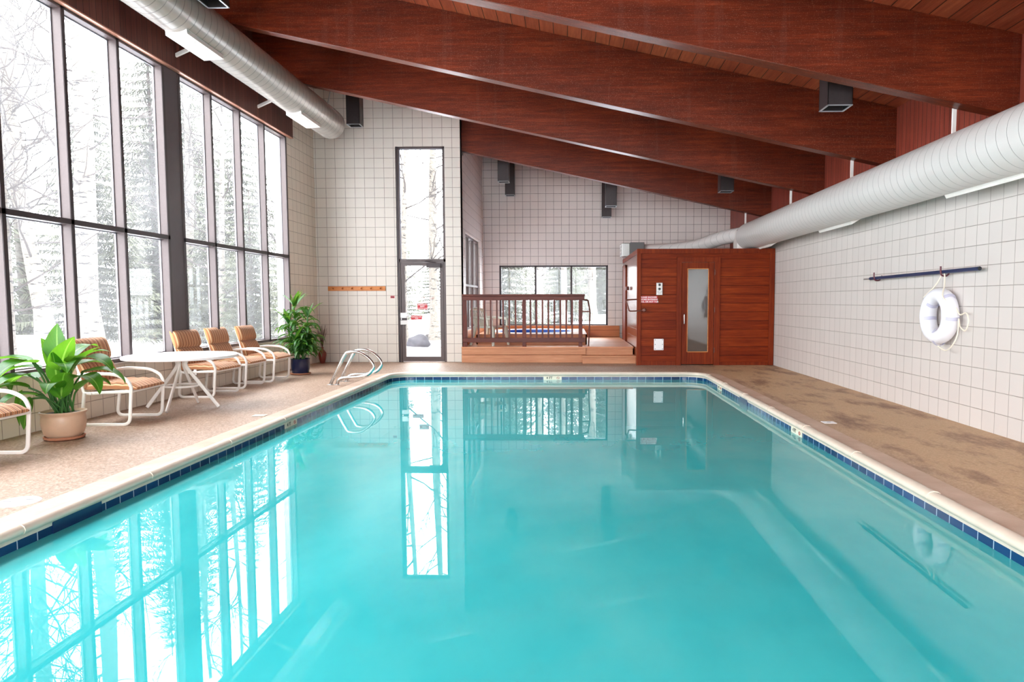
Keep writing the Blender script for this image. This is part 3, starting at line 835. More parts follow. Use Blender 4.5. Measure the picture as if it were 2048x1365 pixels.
# ------------------------------------------------------------------ ducts
def duct(name, x, z, r, ya, yb, mat, label):
    d = empty(name, (x, (ya+yb)/2, z), label=label, cat='duct')
    h = (yb-ya)/2
    MB().lathe([(0, -h), (r, -h), (r, h-.06), (r*.985, h-.02), (r*.9, h), (0, h)], (0, 0, 0), 56, 'y').build('duct_tube', mat, d, smooth=True)
    return d, (ya+yb)/2
def vent(d, yc, cy, length, ang, r, w=.2):
    """a grille on the side of the duct; ang is measured from straight down"""
    e = MB(); n_ = r+.035
    e.box(-w/2, w/2, -length/2, length/2, -n_+.01, -n_+.02)
    e.box(-w/2, -w/2+.022, -length/2, length/2, -n_-.002, -n_+.05); e.box(w/2-.022, w/2, -length/2, length/2, -n_-.002, -n_+.05)
    e.box(-w/2, w/2, -length/2, -length/2+.03, -n_-.002, -n_+.05); e.box(-w/2, w/2, length/2-.03, length/2, -n_-.002, -n_+.05)
    g = e.build('air_grille', 'white_metal', d, bevel=.003)
    g.location = (0, yc-cy, 0); g.rotation_euler = (0, ang, 0)
    f = MB()
    for k in range(9):
        x = -w/2+.03+k*(w-.06)/8
        f.box(x-.0075, x+.0075, -length/2+.03, length/2-.03, -n_+.0, -n_+.011)
    s = f.build('grille_slats', 'white_metal', g)
DL, cy = duct('spiral_duct', -4.43, 4.59, .27, YN+.05, 13.25, 'duct_left', 'beige-grey spiral duct running high above the left windows')
vent(DL, 8.44, cy, .84, -.06, .26, .25); vent(DL, 11.84, cy, .88, -.06, .26, .25)
for y in (7.0, 9.46, 11.92):
    mb = MB(); mb.sweep([(-.795, y-cy, -.03), (-.18, y-cy, .24)], rrect(.05, .03, .004, 1), up=(0, 1, 0))
    mb.build('wall_bracket', 'white_metal', DL)
mb = MB(); mb.tube([(.2, 12.3-cy, .2), (.27, 12.3-cy, .12), (.33, 12.3-cy, .38)], .010, 6); mb.build('hanger', 'galv', DL)
DR, cy = duct('spiral_duct', 3.72, 2.595, .272, YN+.05, 14.55, 'duct', 'pale grey spiral duct running along the right wall above the lifebuoy pole')
vent(DR, 6.5, cy, 1.2, -.55, .25, .24); vent(DR, 10.0, cy, 1.2, -.55, .25, .24); vent(DR, 13.7, cy, 1.2, -.55, .25, .24)
for y in (6.98, 9.42, 11.95, 14.95):
    zt_ = zbeam(3.72)-2.595
    x_ = 0.02
    MB().box(x_-.004, x_+.03, y-.012-cy, y+.012-cy, .24 if y < 14 else -.1, zt_+.06).build('hanger', 'white_metal', DR)
# branch to the heater on the sauna roof
o = MB().tube(smooth_path([(3.62, 14.75, 2.66), (3.3, 15.2, 2.62), (2.85, 15.8, 2.49), (2.3, 16.3, 2.455), (1.75, 16.5, 2.455)], 7), .15, 24).build('branch_duct', 'duct', None, smooth=True)
tag(o, 'thin pale flexible duct lying across the sauna roof', 'duct')
o = MB().box(3.48, 3.86, 14.5, 14.85, 2.30, 2.72).build('duct_box', 'white_metal', None, bevel=.01)
tag(o, 'square white duct box at the far end of the right duct on the sauna roof', 'duct box')
u = empty('roof_heater', (1.5, 16.5, 2.3), label='grey fan heater unit on the left rear of the sauna roof', cat='heater')
MB().box(-.06, .27, -.25, .25, 0, .33).build('heater_case', 'grey_unit', u, bevel=.01)
mb = MB(); mb.box(-.25, -.06, -.22, .22, .0, .32); mb.build('air_hood', 'galv', u, bevel=.015)
mb = MB()
for k in range(7): mb.box(-.262, -.25, -.2, .2, .03+k*.04, .05+k*.04)
mb.build('hood_slats', 'white_metal', u)

# ------------------------------------------------------------------ hanging square lamps
def lamp(x, y, z, label, w=.25):
    top = zroof(x)
    l = empty('square_ceiling_lamp', (x, y, z), label=label, cat='ceiling lamp', group='square metal ceiling lamps')
    h = top-z; t_ = .006
    mb = MB(); mb.box(-w/2, w/2, -w/2, -w/2+t_, 0, h).box(-w/2, w/2, w/2-t_, w/2, 0, h).box(-w/2, -w/2+t_, -w/2, w/2, 0, h).box(w/2-t_, w/2, -w/2, w/2, 0, h)
    mb.build('lamp_housing', 'darkmetal', l)
    mb = MB(); k = .016
    mb.box(-w/2-.002, w/2+.002, -w/2-.002, -w/2+k, -.004, .004).box(-w/2-.002, w/2+.002, w/2-k, w/2+.002, -.004, .004)
    mb.box(-w/2-.002, -w/2+k, -w/2, w/2, -.004, .004).box(w/2-k, w/2+.002, -w/2, w/2, -.004, .004)
    mb.build('lamp_rim', 'lampin', l)
    MB().box(-w/2+t_, w/2-t_, -w/2+t_, w/2-t_, .18, .19).build('reflector_plate', 'lampin', l)
    MB().lathe([(0, -.01), (.04, 0), (.055, .03), (.05, .07), (.02, .1), (0, .1)], (0, 0, .08), 18).build('bulb', 'plastic_white', l, smooth=True)
lamp(2.745, 7.35, 3.245, 'square metal ceiling lamp beside the nearest beam, above the right duct')
lamp(2.99, 13.42, 3.335, 'small square ceiling lamp above the sauna door, before the farthest beam')
lamp(-4.03, 13.42, 4.61, 'square lamp against the tiled wall between left duct end and tall window')
lamp(-3.97, 8.0, 4.62, 'square ceiling lamp seen from below at the top edge beside the left duct')
lamp(-1.45, 16.03, 3.98, 'nearer of the two lamps hanging at left over the hot tub')
lamp(-1.47, 18.03, 3.975, 'farther, lower looking lamp at left close to the far wall', .24)
lamp(.98, 16.03, 3.418, 'nearer of the two lamps hanging at right over the hot tub')
lamp(.99, 18.03, 3.411, 'farther lamp at right close to the far wall, above the triple window', .24)

# ------------------------------------------------------------------ sauna cabin
SY0, SY1, SX0, SX1, SZ = 13.89, 17.5, 1.385, XR-.01, 2.30
s = empty('sauna_cabin', ((SX0+SX1)/2, (SY0+SY1)/2, 0), label='red-brown timber sauna cabin with a narrow glazed door in the right corner', cat='sauna')
def L_(x, y, z=0): return (x-s.location.x, y-s.location.y, z)
ox, oy = s.location.x, s.location.y
def sbox(name, x0, x1, y0, y1, z0, z1, mat, bevel=.004, parent=None):
    return MB().box(x0-ox, x1-ox, y0-oy, y1-oy, z0, z1).build(name, mat, parent or s, bevel=bevel)
DXa, DXb = 2.249, 2.893
mb = MB(); mb.box(SX0-ox, DXa-.02-ox, SY0-oy, SY0+.06-oy, 0, SZ).box(DXb+.02-ox, SX1-ox, SY0-oy, SY0+.06-oy, 0, SZ).box(DXa-.02-ox, DXb+.02-ox, SY0-oy, SY0+.06-oy, 2.05, SZ)
mb.build('front_wall', 'sauna', s)
sbox('side_wall', SX0, SX0+.05, SY0, SY1, 0, SZ, 'sauna_side', 0)
sbox('roof', SX0, SX1, SY0, SY1, SZ-.04, SZ, 'sauna_trim', 0)
sbox('fascia_board', SX0-.015, SX1, SY0-.022, SY0, SZ-.085, SZ+.005, 'sauna_trim')
sbox('fascia_board', SX0-.018, SX0, SY0-.02, SY1, SZ-.085, SZ+.005, 'sauna_trim')
sbox('corner_post', SX0-.018, SX0+.065, SY0-.024, SY0+.02, 0, SZ-.085, 'sauna_trim')
sbox('corner_post', SX1-.10, SX1, SY0-.022, SY0, 0, SZ-.085, 'sauna_trim')
sbox('skirting_board', SX0+.065, DXa-.1, SY0-.016, SY0, 0, .085, 'sauna_trim')
sbox('skirting_board', DXb+.1, SX1-.1, SY0-.012, SY0, 0, .06, 'sauna_trim')
fr_ = MB(); 
fr_.box(DXa-.098-ox, DXa-ox, SY0-.03-oy, SY0-oy, 0, 2.137).box(DXb-ox, DXb+.115-ox, SY0-.03-oy, SY0-oy, 0, 2.137).box(DXa-.098-ox, DXb+.115-ox, SY0-.032-oy, SY0-oy, 2.04, 2.137)
fr_.build('door_frame', 'sauna_trim', s, bevel=.004)
dm = MB(); a, b = DXa+.006, DXb-.006
gx0, gx1, gz0, gz1 = 2.361, 2.785, .259, 1.918
dm.box(a-ox, gx0-ox, SY0-.012-oy, SY0+.03-oy, .02, 2.035).box(gx1-ox, b-ox, SY0-.012-oy, SY0+.03-oy, .02, 2.035)
dm.box(gx0-ox, gx1-ox, SY0-.012-oy, SY0+.03-oy, .02, gz0).box(gx0-ox, gx1-ox, SY0-.012-oy, SY0+.03-oy, gz1, 2.035)
sd = dm.build('sauna_door', 'sauna_trim', s, bevel=.003)
sbox('door_glass', gx0-.005, gx1+.005, SY0+.004, SY0+.01, gz0-.005, gz1+.005, 'sauna_glass', 0, sd)
gb = MB()
for q in ((gx0, gx0+.014, gz0, gz1), (gx1-.014, gx1, gz0, gz1), (gx0, gx1, gz0, gz0+.014), (gx0, gx1, gz1-.014, gz1)):
    gb.box(q[0]-ox, q[1]-ox, SY0-.016-oy, SY0-.004-oy, q[2], q[3])
gb.build('glass_bead', 'rackwood', sd)
MB().tube(rounded([L_(2.302, SY0-.012, .81), L_(2.302, SY0-.05, .82), L_(2.302, SY0-.05, 1.015), L_(2.302, SY0-.012, 1.025)], .02), .009, 8).build('door_handle', 'chrome', sd, smooth=True)
for z in (.3, 1.1, 1.84): MB().lathe([(0, -.05), (.009, -.05), (.009, .05), (0, .05)], L_(2.9, SY0-.033, z), 8).build('hinge', 'mat_brown', sd)
mb = MB(); mb.box(2.36-ox, 2.79-ox, 14.9-oy, 14.95-oy, 0, .4)
cp = MB().box(1.751-ox, 1.873-ox, SY0-.03-oy, SY0-oy, 1.393, 1.639).build('control_panel', 'galv', s, bevel=.006)
for z in (1.595, 1.515): MB().lathe([(0, -.02), (.022, -.018), (.026, 0)], L_(1.812, SY0-.031, z), 18, 'y').build('timer_knob', 'black', cp, smooth=True)
text_mesh('panel_print', 'OFF ON\nTIMER', .026, 'black', cp, L_(1.812, SY0-.0315, 1.445), (1, 0, 0), (0, 0, 1), .001)
pl = MB().box(1.713-ox, 1.903-ox, SY0-.02-oy, SY0-oy, .30, .527).build('access_plate', 'plastic_white', s, bevel=.006)
for x in (1.735, 1.88):
    for z in (.325, .415, .505): MB().lathe([(0, -.004), (.007, -.003), (.008, 0)], L_(x, SY0-.021, z), 8, 'y').build('screw', 'black', pl)
MB().box(1.30-ox, SX0-.018-ox, 15.6-oy, 15.75-oy, 1.52, 1.60).build('wooden_block', 'railwood', s, bevel=.004)
sbox('side_door', SX0-.02, SX0, 16.6, 17.3, .30, 2.05, 'sauna_trim')
mb = MB(); mb.box(SX0-.03-ox, SX0-ox, 16.5-oy, 16.6-oy, .3, 2.13).box(SX0-.03-ox, SX0-ox, 17.3-oy, 17.4-oy, .3, 2.13).box(SX0-.03-ox, SX0-ox, 16.5-oy, 17.4-oy, 2.05, 2.13)
mb.build('side_door_frame', 'sauna_trim', s, bevel=.004)
# hand rail round the cabin corner
rl = MB().tube(rounded([L_(1.50, SY0-.04, 1.09), L_(1.22, SY0-.04, 1.075), L_(1.15, SY0+.0, 1.30), L_(SX0-.01, SY0+.05, 1.31)], .03), .014, 10).build('corner_grab_rail', 'mat_brown', s, smooth=True)
MB().lathe([(0, -.06), (.03, -.055), (.042, -.02), (.03, 0), (.03, .02)], L_(1.505, SY0-.02, 1.10), 16, 'y').build('rail_knob', 'mat_brown', rl, smooth=True)
sg = MB().box(1.424, 1.777, SY0-.008, SY0-.001, 1.238, 1.374).build('shower_sign', 'red'); tag(sg, 'red sign PLEASE SHOWER BEFORE ENTERING POOL OR HOT TUB on the sauna front', 'sign')
for tx, z in (('PLEASE SHOWER', 1.350), ('BEFORE ENTERING', 1.306), ('POOL OR HOT TUB', 1.262)):
    text_mesh('sign_lettering', tx, .043, 'white_paint', sg, (1.60, SY0-.0095, z), (1, 0, 0), (0, 0, 1), .001, bold=.0008)

# ------------------------------------------------------------------ hot tub deck
PF = 14.50     # front of the platform
PZ = .33
pf = empty('hot_tub_deck', (-.4, 16.4, 0), label='raised tan timber deck carrying the hot tub and railing', cat='deck')
px, py = -.4, 16.4
def pbox(name, x0, x1, y0, y1, z0, z1, mat, bevel=.004, par=None): return MB().box(x0-px, x1-px, y0-py, y1-py, z0, z1).build(name, mat, par or pf, bevel=bevel)
pbox('deck_boards', XPIER+.005, .375, PF-.012, YF-.01, PZ-.03, PZ, 'deckwood_y', 0)
pbox('deck_boards', .375, SX0-.02, PF+.0, YF-.01, PZ-.03, PZ, 'deckwood_y', 0)
pbox('riser_board', XPIER+.005, .375, PF, PF+.03, .165, PZ-.03, 'deckwood')
pbox('riser_board', XPIER+.005, .375, PF, PF+.03, .0, .158, 'deckwood')
pbox('riser_board', .375, SX0-.03, PF+.02, PF+.05, .155, PZ-.03, 'deckwood')
st_ = empty('deck_step', (.85, PF-.1, 0), label='low tan timber step between deck railing end and sauna', cat='step')
MB().box(-.56, .545, -.18, .11, .13, .16).build('tread', 'deckwood', st_, bevel=.004)
MB().box(-.55, .54, -.16, -.13, 0, .13).build('riser', 'deckwood', st_, bevel=.003)
# wainscot along the far and the alcove wall
struct(MB().box(XPIER+.05, SX0-.02, YF-.05, YF-.001, PZ, .63).build('trim_7', 'benchwood', bevel=.004))
struct(MB().box(XPIER+.001, XPIER+.05, 14.95, YF-.05, PZ, .63).build('trim_8', 'benchwood', bevel=.004))
# tub
TB = (-2.02, .42, 15.35, 18.38)
tb_ = empty('hot_tub', (-.8, 16.85, PZ), label='sunken hot tub with blue water in a raised timber surround behind the railing', cat='hot tub')
qx, qy = -.8, 16.85
mb = MB(); mb.bm.free()
ell = [(1.0*math.cos(2*PI*k/48), 1.15*math.sin(2*PI*k/48), 0) for k in range(48)]
mb.bm = filled_between([(TB[0]-qx, TB[2]-qy, 0), (TB[1]-qx, TB[2]-qy, 0), (TB[1]-qx, TB[3]-qy, 0), (TB[0]-qx, TB[3]-qy, 0)], ell, .225)
mb.build('surround_top', 'deckwood', tb_)
mb = MB(); mb.box(TB[0]-qx, TB[1]-qx, TB[2]-qy, TB[2]+.03-qy, 0, .215).box(TB[1]-.03-qx, TB[1]-qx, TB[2]-qy, TB[3]-qy, 0, .215).box(TB[0]-qx, TB[0]+.03-qx, TB[2]-qy, TB[3]-qy, 0, .215)
mb.build('surround_side', 'deckwood', tb_)
def ering(a, z): return [(x*a, y*a, z) for x, y, _ in ell]
mb = MB(); rr = [[mb.bm.verts.new(p) for p in ering(a, z)] for a, z in ((1.03, .226), (1.0, .245), (.93, .24), (.92, .22))]
for A, B in zip(rr, rr[1:]):
    for j in range(48): mb.bm.faces.new([A[j], A[(j+1) % 48], B[(j+1) % 48], B[j]])
mb.build('tub_rim', 'plastic_white', tb_, smooth=True)
M['tubshell'] = simple('blue_tub_shell', '2c58a8', .25)
mb = MB(); rr = [[mb.bm.verts.new(p) for p in ering(a, z)] for a, z in ((.92, .222), (.9, .0), (.7, -.1))]
for A, B in zip(rr, rr[1:]):
    for j in range(48): mb.bm.faces.new([A[j], A[(j+1) % 48], B[(j+1) % 48], B[j]])
mb.bm.faces.new(rr[-1]); mb.build('tub_shell', 'tubshell', tb_, smooth=True)
mb = MB(); mb.bm.faces.new([mb.bm.verts.new(p) for p in ering(.915, .155)]); face_up(mb.build('tub_water', 'tubwater', tb_))
# railing
ra = empty('deck_railing', (-.95, PF+.07, PZ), label='dark red-brown timber railing with balusters in front of the hot tub', cat='railing')
rx, ry = -.95, PF+.07
def rb(name, x0, x1, y0, y1, z0, z1, mat, bevel=.005): return MB().box(x0-rx, x1-rx, y0-ry, y1-ry, z0-PZ, z1-PZ).build(name, mat, ra, bevel=bevel)
rb('cap_rail', XPIER+.03, .355, PF-.02, PF+.13, 1.385, 1.425, 'railwood_x')
rb('top_rail', XPIER+.03, .345, PF+.0, PF+.035, 1.30, 1.385, 'railwood_x')
rb('bottom_rail', XPIER+.03, .36, PF-.005, PF+.03, .423, .52, 'railwood_x')
for a, b in ((XPIER+.03, -2.105), (-.95, -.872), (.225, .305)):
    rb('post', a, b, PF+.03, PF+.12, PZ, 1.385, 'railwood')
zz = lambda a: ((900+a/4.4025)-1133)/1395*14.5-.0
for a in (197, 253, 310, 364, 418, 473, 527, 583, 715, 768, 821, 873, 926, 979, 1031, 1083):
    x = (900+a/4.4025-1135)/1395*14.55
    x = -2.225+(a-110)*(.353+2.188)/(1187-110)+.02
    rb('baluster', x-.018, x+.018, PF+.035, PF+.07, .46, 1.34, 'railwood', .002)
# tub hand rail beside the right post
o = MB().tube(rounded([(.30, PF+.15, 1.31), (.425, PF+.25, 1.30), (.47, PF+.3, 1.05), (.44, PF+.3, PZ)], .03), .016, 10).build('tub_hand_rail', 'mat_brown', None, smooth=True)
tag(o, 'bent brown metal hand rail at the right end of the deck railing', 'hand rail')
MB().box(.28, .46, PF+.22, PF+.26, 1.045, 1.075).build('rail_bracket', 'mat_brown', o, bevel=.004)

# monobloc chair behind the railing
mc = empty('garden_chair', (-1.68, 15.08, PZ), 0, label='pale plastic garden chair behind the left end of the deck railing', cat='chair')
mc.rotation_euler = (0, 0, math.radians(-32))
mb = MB(); mb.prism([(-.22, .40), (.25, .42), (.27, .40), (.25, .375), (-.22, .37)], -.23, .23); mb.build('seat', 'monobloc', mc, bevel=.01)
mb = MB()
for k in range(7):
    y = -.17+k*.057
    mb.sweep([(-.22, y*.8, .40), (-.27, y*.95, .55), (-.35, y*1.05, .74)], rrect(.042, .012, .004, 1), up=(1, 0, 0))
mb.sweep(smooth_path([(-.22, -.21, .40), (-.28, -.24, .58), (-.37, -.2, .75), (-.385, 0, .785), (-.37, .2, .75), (-.28, .24, .58), (-.22, .21, .40)], 5), rrect(.055, .055, .012, 1))
mb.build('backrest', 'monobloc', mc, smooth=True)
for sy in (-1, 1):
    MB().sweep(smooth_path([(-.29, sy*.24, .60), (-.1, sy*.29, .60), (.12, sy*.30, .575), (.24, sy*.28, .56), (.255, sy*.26, .42)], 5), rrect(.045, .045, .008, 1)).build('armrest', 'monobloc', mc, smooth=True)
    for x, tx in ((-.23, -.33), (.245, .29)):
        MB().sweep([(x, sy*.22, .40), (tx, sy*.27, 0)], [rrect(.08, .08, .012, 1), rrect(.05, .05, .010, 1)]).build('leg', 'monobloc', mc)

# ------------------------------------------------------------------ coat rack
cr = empty('coat_rack', (-4.43, YD, 1.555), label='varnished pine coat rack with pegs on the tiled wall', cat='coat rack')
MB().box(-.61, .605, -.022, 0, -.05, .045).build('rack_board', 'rackwood', cr, bevel=.004)
for k in range(6):
    x = -.50+k*.2
    MB().tube([(x, -.02, -.005), (x, -.085, .02)], [.014, .017], 10).build('peg', 'rackwood', cr, smooth=True)

# ------------------------------------------------------------------ pole, hooks and lifebuoy
po = empty('telescopic_pole', (XR-.07, 8.2, 1.575), label='long navy blue pole lying on two hooks on the right wall', cat='pole')
MB().tube([(0, 1.17, -.008), (0, -1.29, .012)], .021, 14).build('pole_tube', 'poleblue', po, smooth=True)
MB().tube([(0, 1.37, -.009), (0, 1.17, -.008)], .011, 10).build('pole_tip', 'steel_dull', po, smooth=True)
MB().lathe([(.0, 0), (.018, 0), (.018, .002), (0, .002)], (0, -1.293, .012), 14, 'y').build('pole_end', 'black', po)
for y, lb in ((9.185, 'dark red wall hook holding the left end of the blue pole'), (7.56, 'dark red wall hook holding pole and lifebuoy rope')):
    o = MB().tube(smooth_path([(XR, y, 1.60), (XR-.03, y, 1.545), (XR-.07, y, 1.538), (XR-.10, y, 1.56), (XR-.10, y+.01, 1.64)], 4), .009, 8).build('wall_hook', 'hookred', None, smooth=True)
    tag(o, lb, 'hook')
lb_ = empty('lifebuoy', (XR-.10, 7.57, 1.11), label='white ring lifebuoy hanging by a cream rope on the right wall', cat='lifebuoy')
mb = MB(); R0, r0 = .225, .088; SG, SG2 = 56, 20
for i in range(SG):
    pass
path = [(0, R0*math.cos(2*PI*k/SG), R0*math.sin(2*PI*k/SG)) for k in range(SG)]
mb.sweep(path, [(r0*.85*math.cos(2*PI*k/SG2), r0*math.sin(2*PI*k/SG2)) for k in range(SG2)], up=(1, 0, 0), closed=True)
mb.build('buoy_ring', 'buoy', lb_, smooth=True)
for a in (45, 135, 185, 265, 350):
    a_ = math.radians(a); c = Vector((0, R0*math.cos(a_), R0*math.sin(a_))); rad = Vector((0, math.cos(a_), math.sin(a_)))
    tn = Vector((0, -math.sin(a_), math.cos(a_)))
    mb = MB(); lp = [c + Vector((1, 0, 0))*(.079*math.cos(q)) + rad*(.092*math.sin(q)) for q in [2*PI*k/24 for k in range(24)]]
    mb.sweep(lp, rrect(.004, .036, .001, 1), up=tn, closed=True)
    mb.build('strap', 'strap', lb_, smooth=True)
rp = MB()
def off(y, z, x=-.09): return (x, y, z)
rp.tube(smooth_path([(-.07, .20, .20), (0, .09, .33), (.03, -.01, .465), (0, -.09, .33), (-.07, -.20, .20), (.02, -.27, .10), (.04, -.33, .02), (.05, -.42, .04), (.05, -.47, -.04),
     (.05, -.42, -.14), (.04, -.34, -.10), (.03, -.33, -.02), (.02, -.335, -.18), (0, -.28, -.30), (0, -.15, -.36), (-.02, -.04, -.32)], 5), .0075, 7)
rp.build('rope', 'rope', lb_, smooth=True)

# ------------------------------------------------------------------ pool ladder rails
def grab(y, label):
    g = [(-3.66, y, 0), (-3.44, y, .43), (-3.36, y, .50), (-3.2, y, .50), (-3.05, y, .40), (-2.985, y, .28), (-3.06, y, .17), (-3.2, y, .125), (-3.42, y, .11), (-3.52, y, .08), (-3.56, y, 0)]
    g = [Vector(p)-Vector((-3.6, y, 0)) for p in g]
    e = empty('grab_rail', (-3.6, y, 0), label=label, cat='grab rail', group='steel grab rails at the pool edge')
    MB().tube(smooth_path(g, 7), .024, 16).build('rail_tube', 'chrome', e, smooth=True)
    for x in (-.06, .04): MB().lathe([(.05, 0), (.05, .006), (.03, .012), (.026, .014)], (x, 0, 0), 20).build('floor_flange', 'steel_dull', e, smooth=True)
grab(10.62, 'nearer of two looped steel grab rails at the far left pool corner')
grab(11.08, 'farther of two looped steel grab rails at the far left pool corner')

# ------------------------------------------------------------------ patio chairs
FT = rrect(.024, .040, .010, 3)
def make_chair():
    c = empty('patio_chair')
    W = .315
    for sy in (-1, 1):
        y = sy*W
        # one bent flat tube: rear leg, floor runner, front leg, curved arm, back to the backrest
        pts = rounded([(-.20, y, .345), (-.245, y, .012), (.245, y, .012), (.275, y, .40)], .075, 6)
        arm = smooth_path([(.275, y, .40), (.235, y, .475), (.13, y, .528), (0, y, .542), (-.14, y, .542), (-.265, y*.97, .52)], 5)
        MB().sweep(pts[:-1]+arm, rrect(.034, .022, .009, 3), up=(0, 1, 0)).build('side_frame', 'white_metal', c, smooth=True)
    mb = MB()
    for sy in (-1, 1):
        mb.sweep(smooth_path([(.27, sy*.30, .355), (0, sy*.29, .345), (-.19, sy*.285, .335), (-.235, sy*.28, .38), (-.27, sy*.27, .54), (-.315, sy*.26, .72), (-.36, sy*.245, .84)], 4), rrect(.03, .02, .007, 2), up=(0, 1, 0))
    mb.sweep([(.27, -.31, .355), (.27, .31, .355)], rrect(.045, .022, .008, 2), up=(0, 0, 1))
    mb.sweep([(-.15, -.31, .335), (-.15, .31, .335)], rrect(.03, .02, .008, 2), up=(0, 0, 1))
    mb.sweep(smooth_path([(-.36, -.245, .84), (-.368, -.15, .862), (-.368, .15, .862), (-.36, .245, .84)], 4), rrect(.03, .02, .007, 2), up=(1, 0, 0))
    mb.build('seat_frame', 'white_metal', c, smooth=True)
    mb = MB()
    for k in range(9):
        x = .21-k*.048; z = .355-.02*(k/8)
        mb.box(x-.018, x+.018, -.29, .29, z+.012, z+.016)
    for k in range(8):
        u = k/7; x = -.24-.10*u; z = .42+.38*u
        mb.sweep([(x, -.265, z), (x, .265, z)], rrect(.004, .036, .0015, 1), up=(.29, 0, .95))
    mb.build('webbing', 'webbing', c)
    # cushions: outline in the side plane with puffed faces, swept across the width
    def cushion(name, prof_f, w, nseg=26):
        mb = MB(); rings = []
        for i in range(nseg+1):
            u = i/nseg; y = (u-.5)*w; e_ = abs(u-.5)*2
            k = (1-max(0, (e_-.84)/.16)**2.2)**.5 if e_ > .84 else 1.0
            if i in (0, nseg): k = .3
            ring = prof_f(max(k, .3), .0045*math.cos(i*2*PI/2))
            rings.append([mb.bm.verts.new((p[0], y, p[1])) for p in ring])
        m = len(rings[0])
        for A, B in zip(rings, rings[1:]):
            for j in range(m): mb.bm.faces.new([A[j], A[(j+1) % m], B[(j+1) % m], B[j]])
        mb.bm.faces.new(rings[0][::-1]); mb.bm.faces.new(rings[-1])
        return mb.build(name, 'cushion', c, smooth=True)
    def slab(path, th):
        P = [Vector((p[0], 0, p[1])) for p in path]; n = len(P)
        def f(k, w):
            up, dn = [], []
            for i, p in enumerate(P):
                t_ = (P[min(i+1, n-1)]-P[max(i-1, 0)]).normalized(); nn = Vector((-t_.z, 0, t_.x))
                q = i/(n-1); h = th[i]*k
                up.append(p+nn*(h)); dn.append(p-nn*(h*.35))
            return [(v.x, v.z) for v in up + dn[::-1]]
        return f
    sp = [(-.245+.54*i/16, .378+.012*math.sin(i/16*PI)) for i in range(17)]; sp[-1] = (.305, .375)
    th = [.02, .045]+[.058+.006*math.sin(i*1.7) for i in range(11)]+[.062, .058, .045, .02]
    cushion('seat_cushion', slab(sp, th), .555)
    def bp(u): return (-.205-.150*u, .375+.50*u)
    b1 = [bp(.0+.58*i/10) for i in range(11)]; t1 = [.02, .045, .056, .060, .062, .062, .060, .058, .052, .038, .012]
    cushion('back_cushion', lambda k, w: [(a, b) for a, b in slab(b1[::-1], t1[::-1])(k, w)], .555)
    b2 = [bp(.565+.465*i/10) for i in range(11)]; t2 = [.03, .056, .064, .068, .070, .070, .070, .068, .064, .054, .028]
    cushion('head_cushion', lambda k, w: slab(b2[::-1], t2[::-1])(k, w), .57)
    return c
CG = 'striped patio chairs beside the windows'
ch = make_chair()
spots = [(-4.80, 7.38, 3, 'striped white-framed patio chair between the big potted plant and the round table'),
         (-4.94, 9.47, -3, 'striped patio chair just past the round table, nearest of the row of three'),
         (-4.985, 10.42, 0, 'middle striped patio chair of the row of three beyond the table'),
         (-4.93, 11.25, 1, 'last striped patio chair of the row, next to the plant in the blue pot'),
         (-4.80, 5.42, 2, 'striped patio chair cut off by the left picture edge, before the beige pot')]
for i, (x, y, a, lbl) in enumerate(spots):
    o = ch if i == 0 else copy_tree(ch)
    o.location = (x, y, 0); o.rotation_euler = (0, 0, math.radians(a)); tag(o, lbl, 'chair', CG)
tg = MB().box(-.002, .002, -.022, .022, -.035, .035).build('cushion_tag', 'plastic_white', [c for c in bpy.data.objects if c.name.startswith('seat_cushion') and c.parent and c.parent.name == 'patio_chair.001'][0])
tg.location = (-.02, -.29, .345); tg.rotation_euler = (0, 0, PI/2-.2)

# ------------------------------------------------------------------ round table
tb2 = empty('patio_table', (-4.66, 8.30, 0), label='round white patio table between the striped chairs', cat='table')
MB().lathe([(0, .648), (.60, .648), (.625, .642), (.63, .632), (.625, .612), (.61, .608), (.60, .622), (0, .625)], (0, 0, 0), 72).build('table_top', 'table_top', tb2, smooth=True)
mb = MB(); mb.lathe([(.585, .649), (.595, .652), (.607, .649)], (0, 0, 0), 72); 
mb.bm.free()
for k in range(4):
    a = math.radians(5+90*k); ca, sa = math.cos(a), math.sin(a)
    pts = smooth_path([(.11*ca, .11*sa, .625), (.06*ca, .06*sa, .57), (.05*ca, .05*sa, .52), (.09*ca, .09*sa, .45), (.25*ca, .25*sa, .235), (.42*ca, .42*sa, .012)], 6)
    MB().sweep(pts, rrect(.042, .024, .009, 2), up=(-sa, ca, 0)).build('leg', 'white_metal', tb2, smooth=True)
mb = MB(); mb.tube([(.185*math.cos(2*PI*k/40), .185*math.sin(2*PI*k/40), .27) for k in range(40)], .014, 8, closed=True)
mb.build('brace_ring', 'white_metal', tb2, smooth=True)

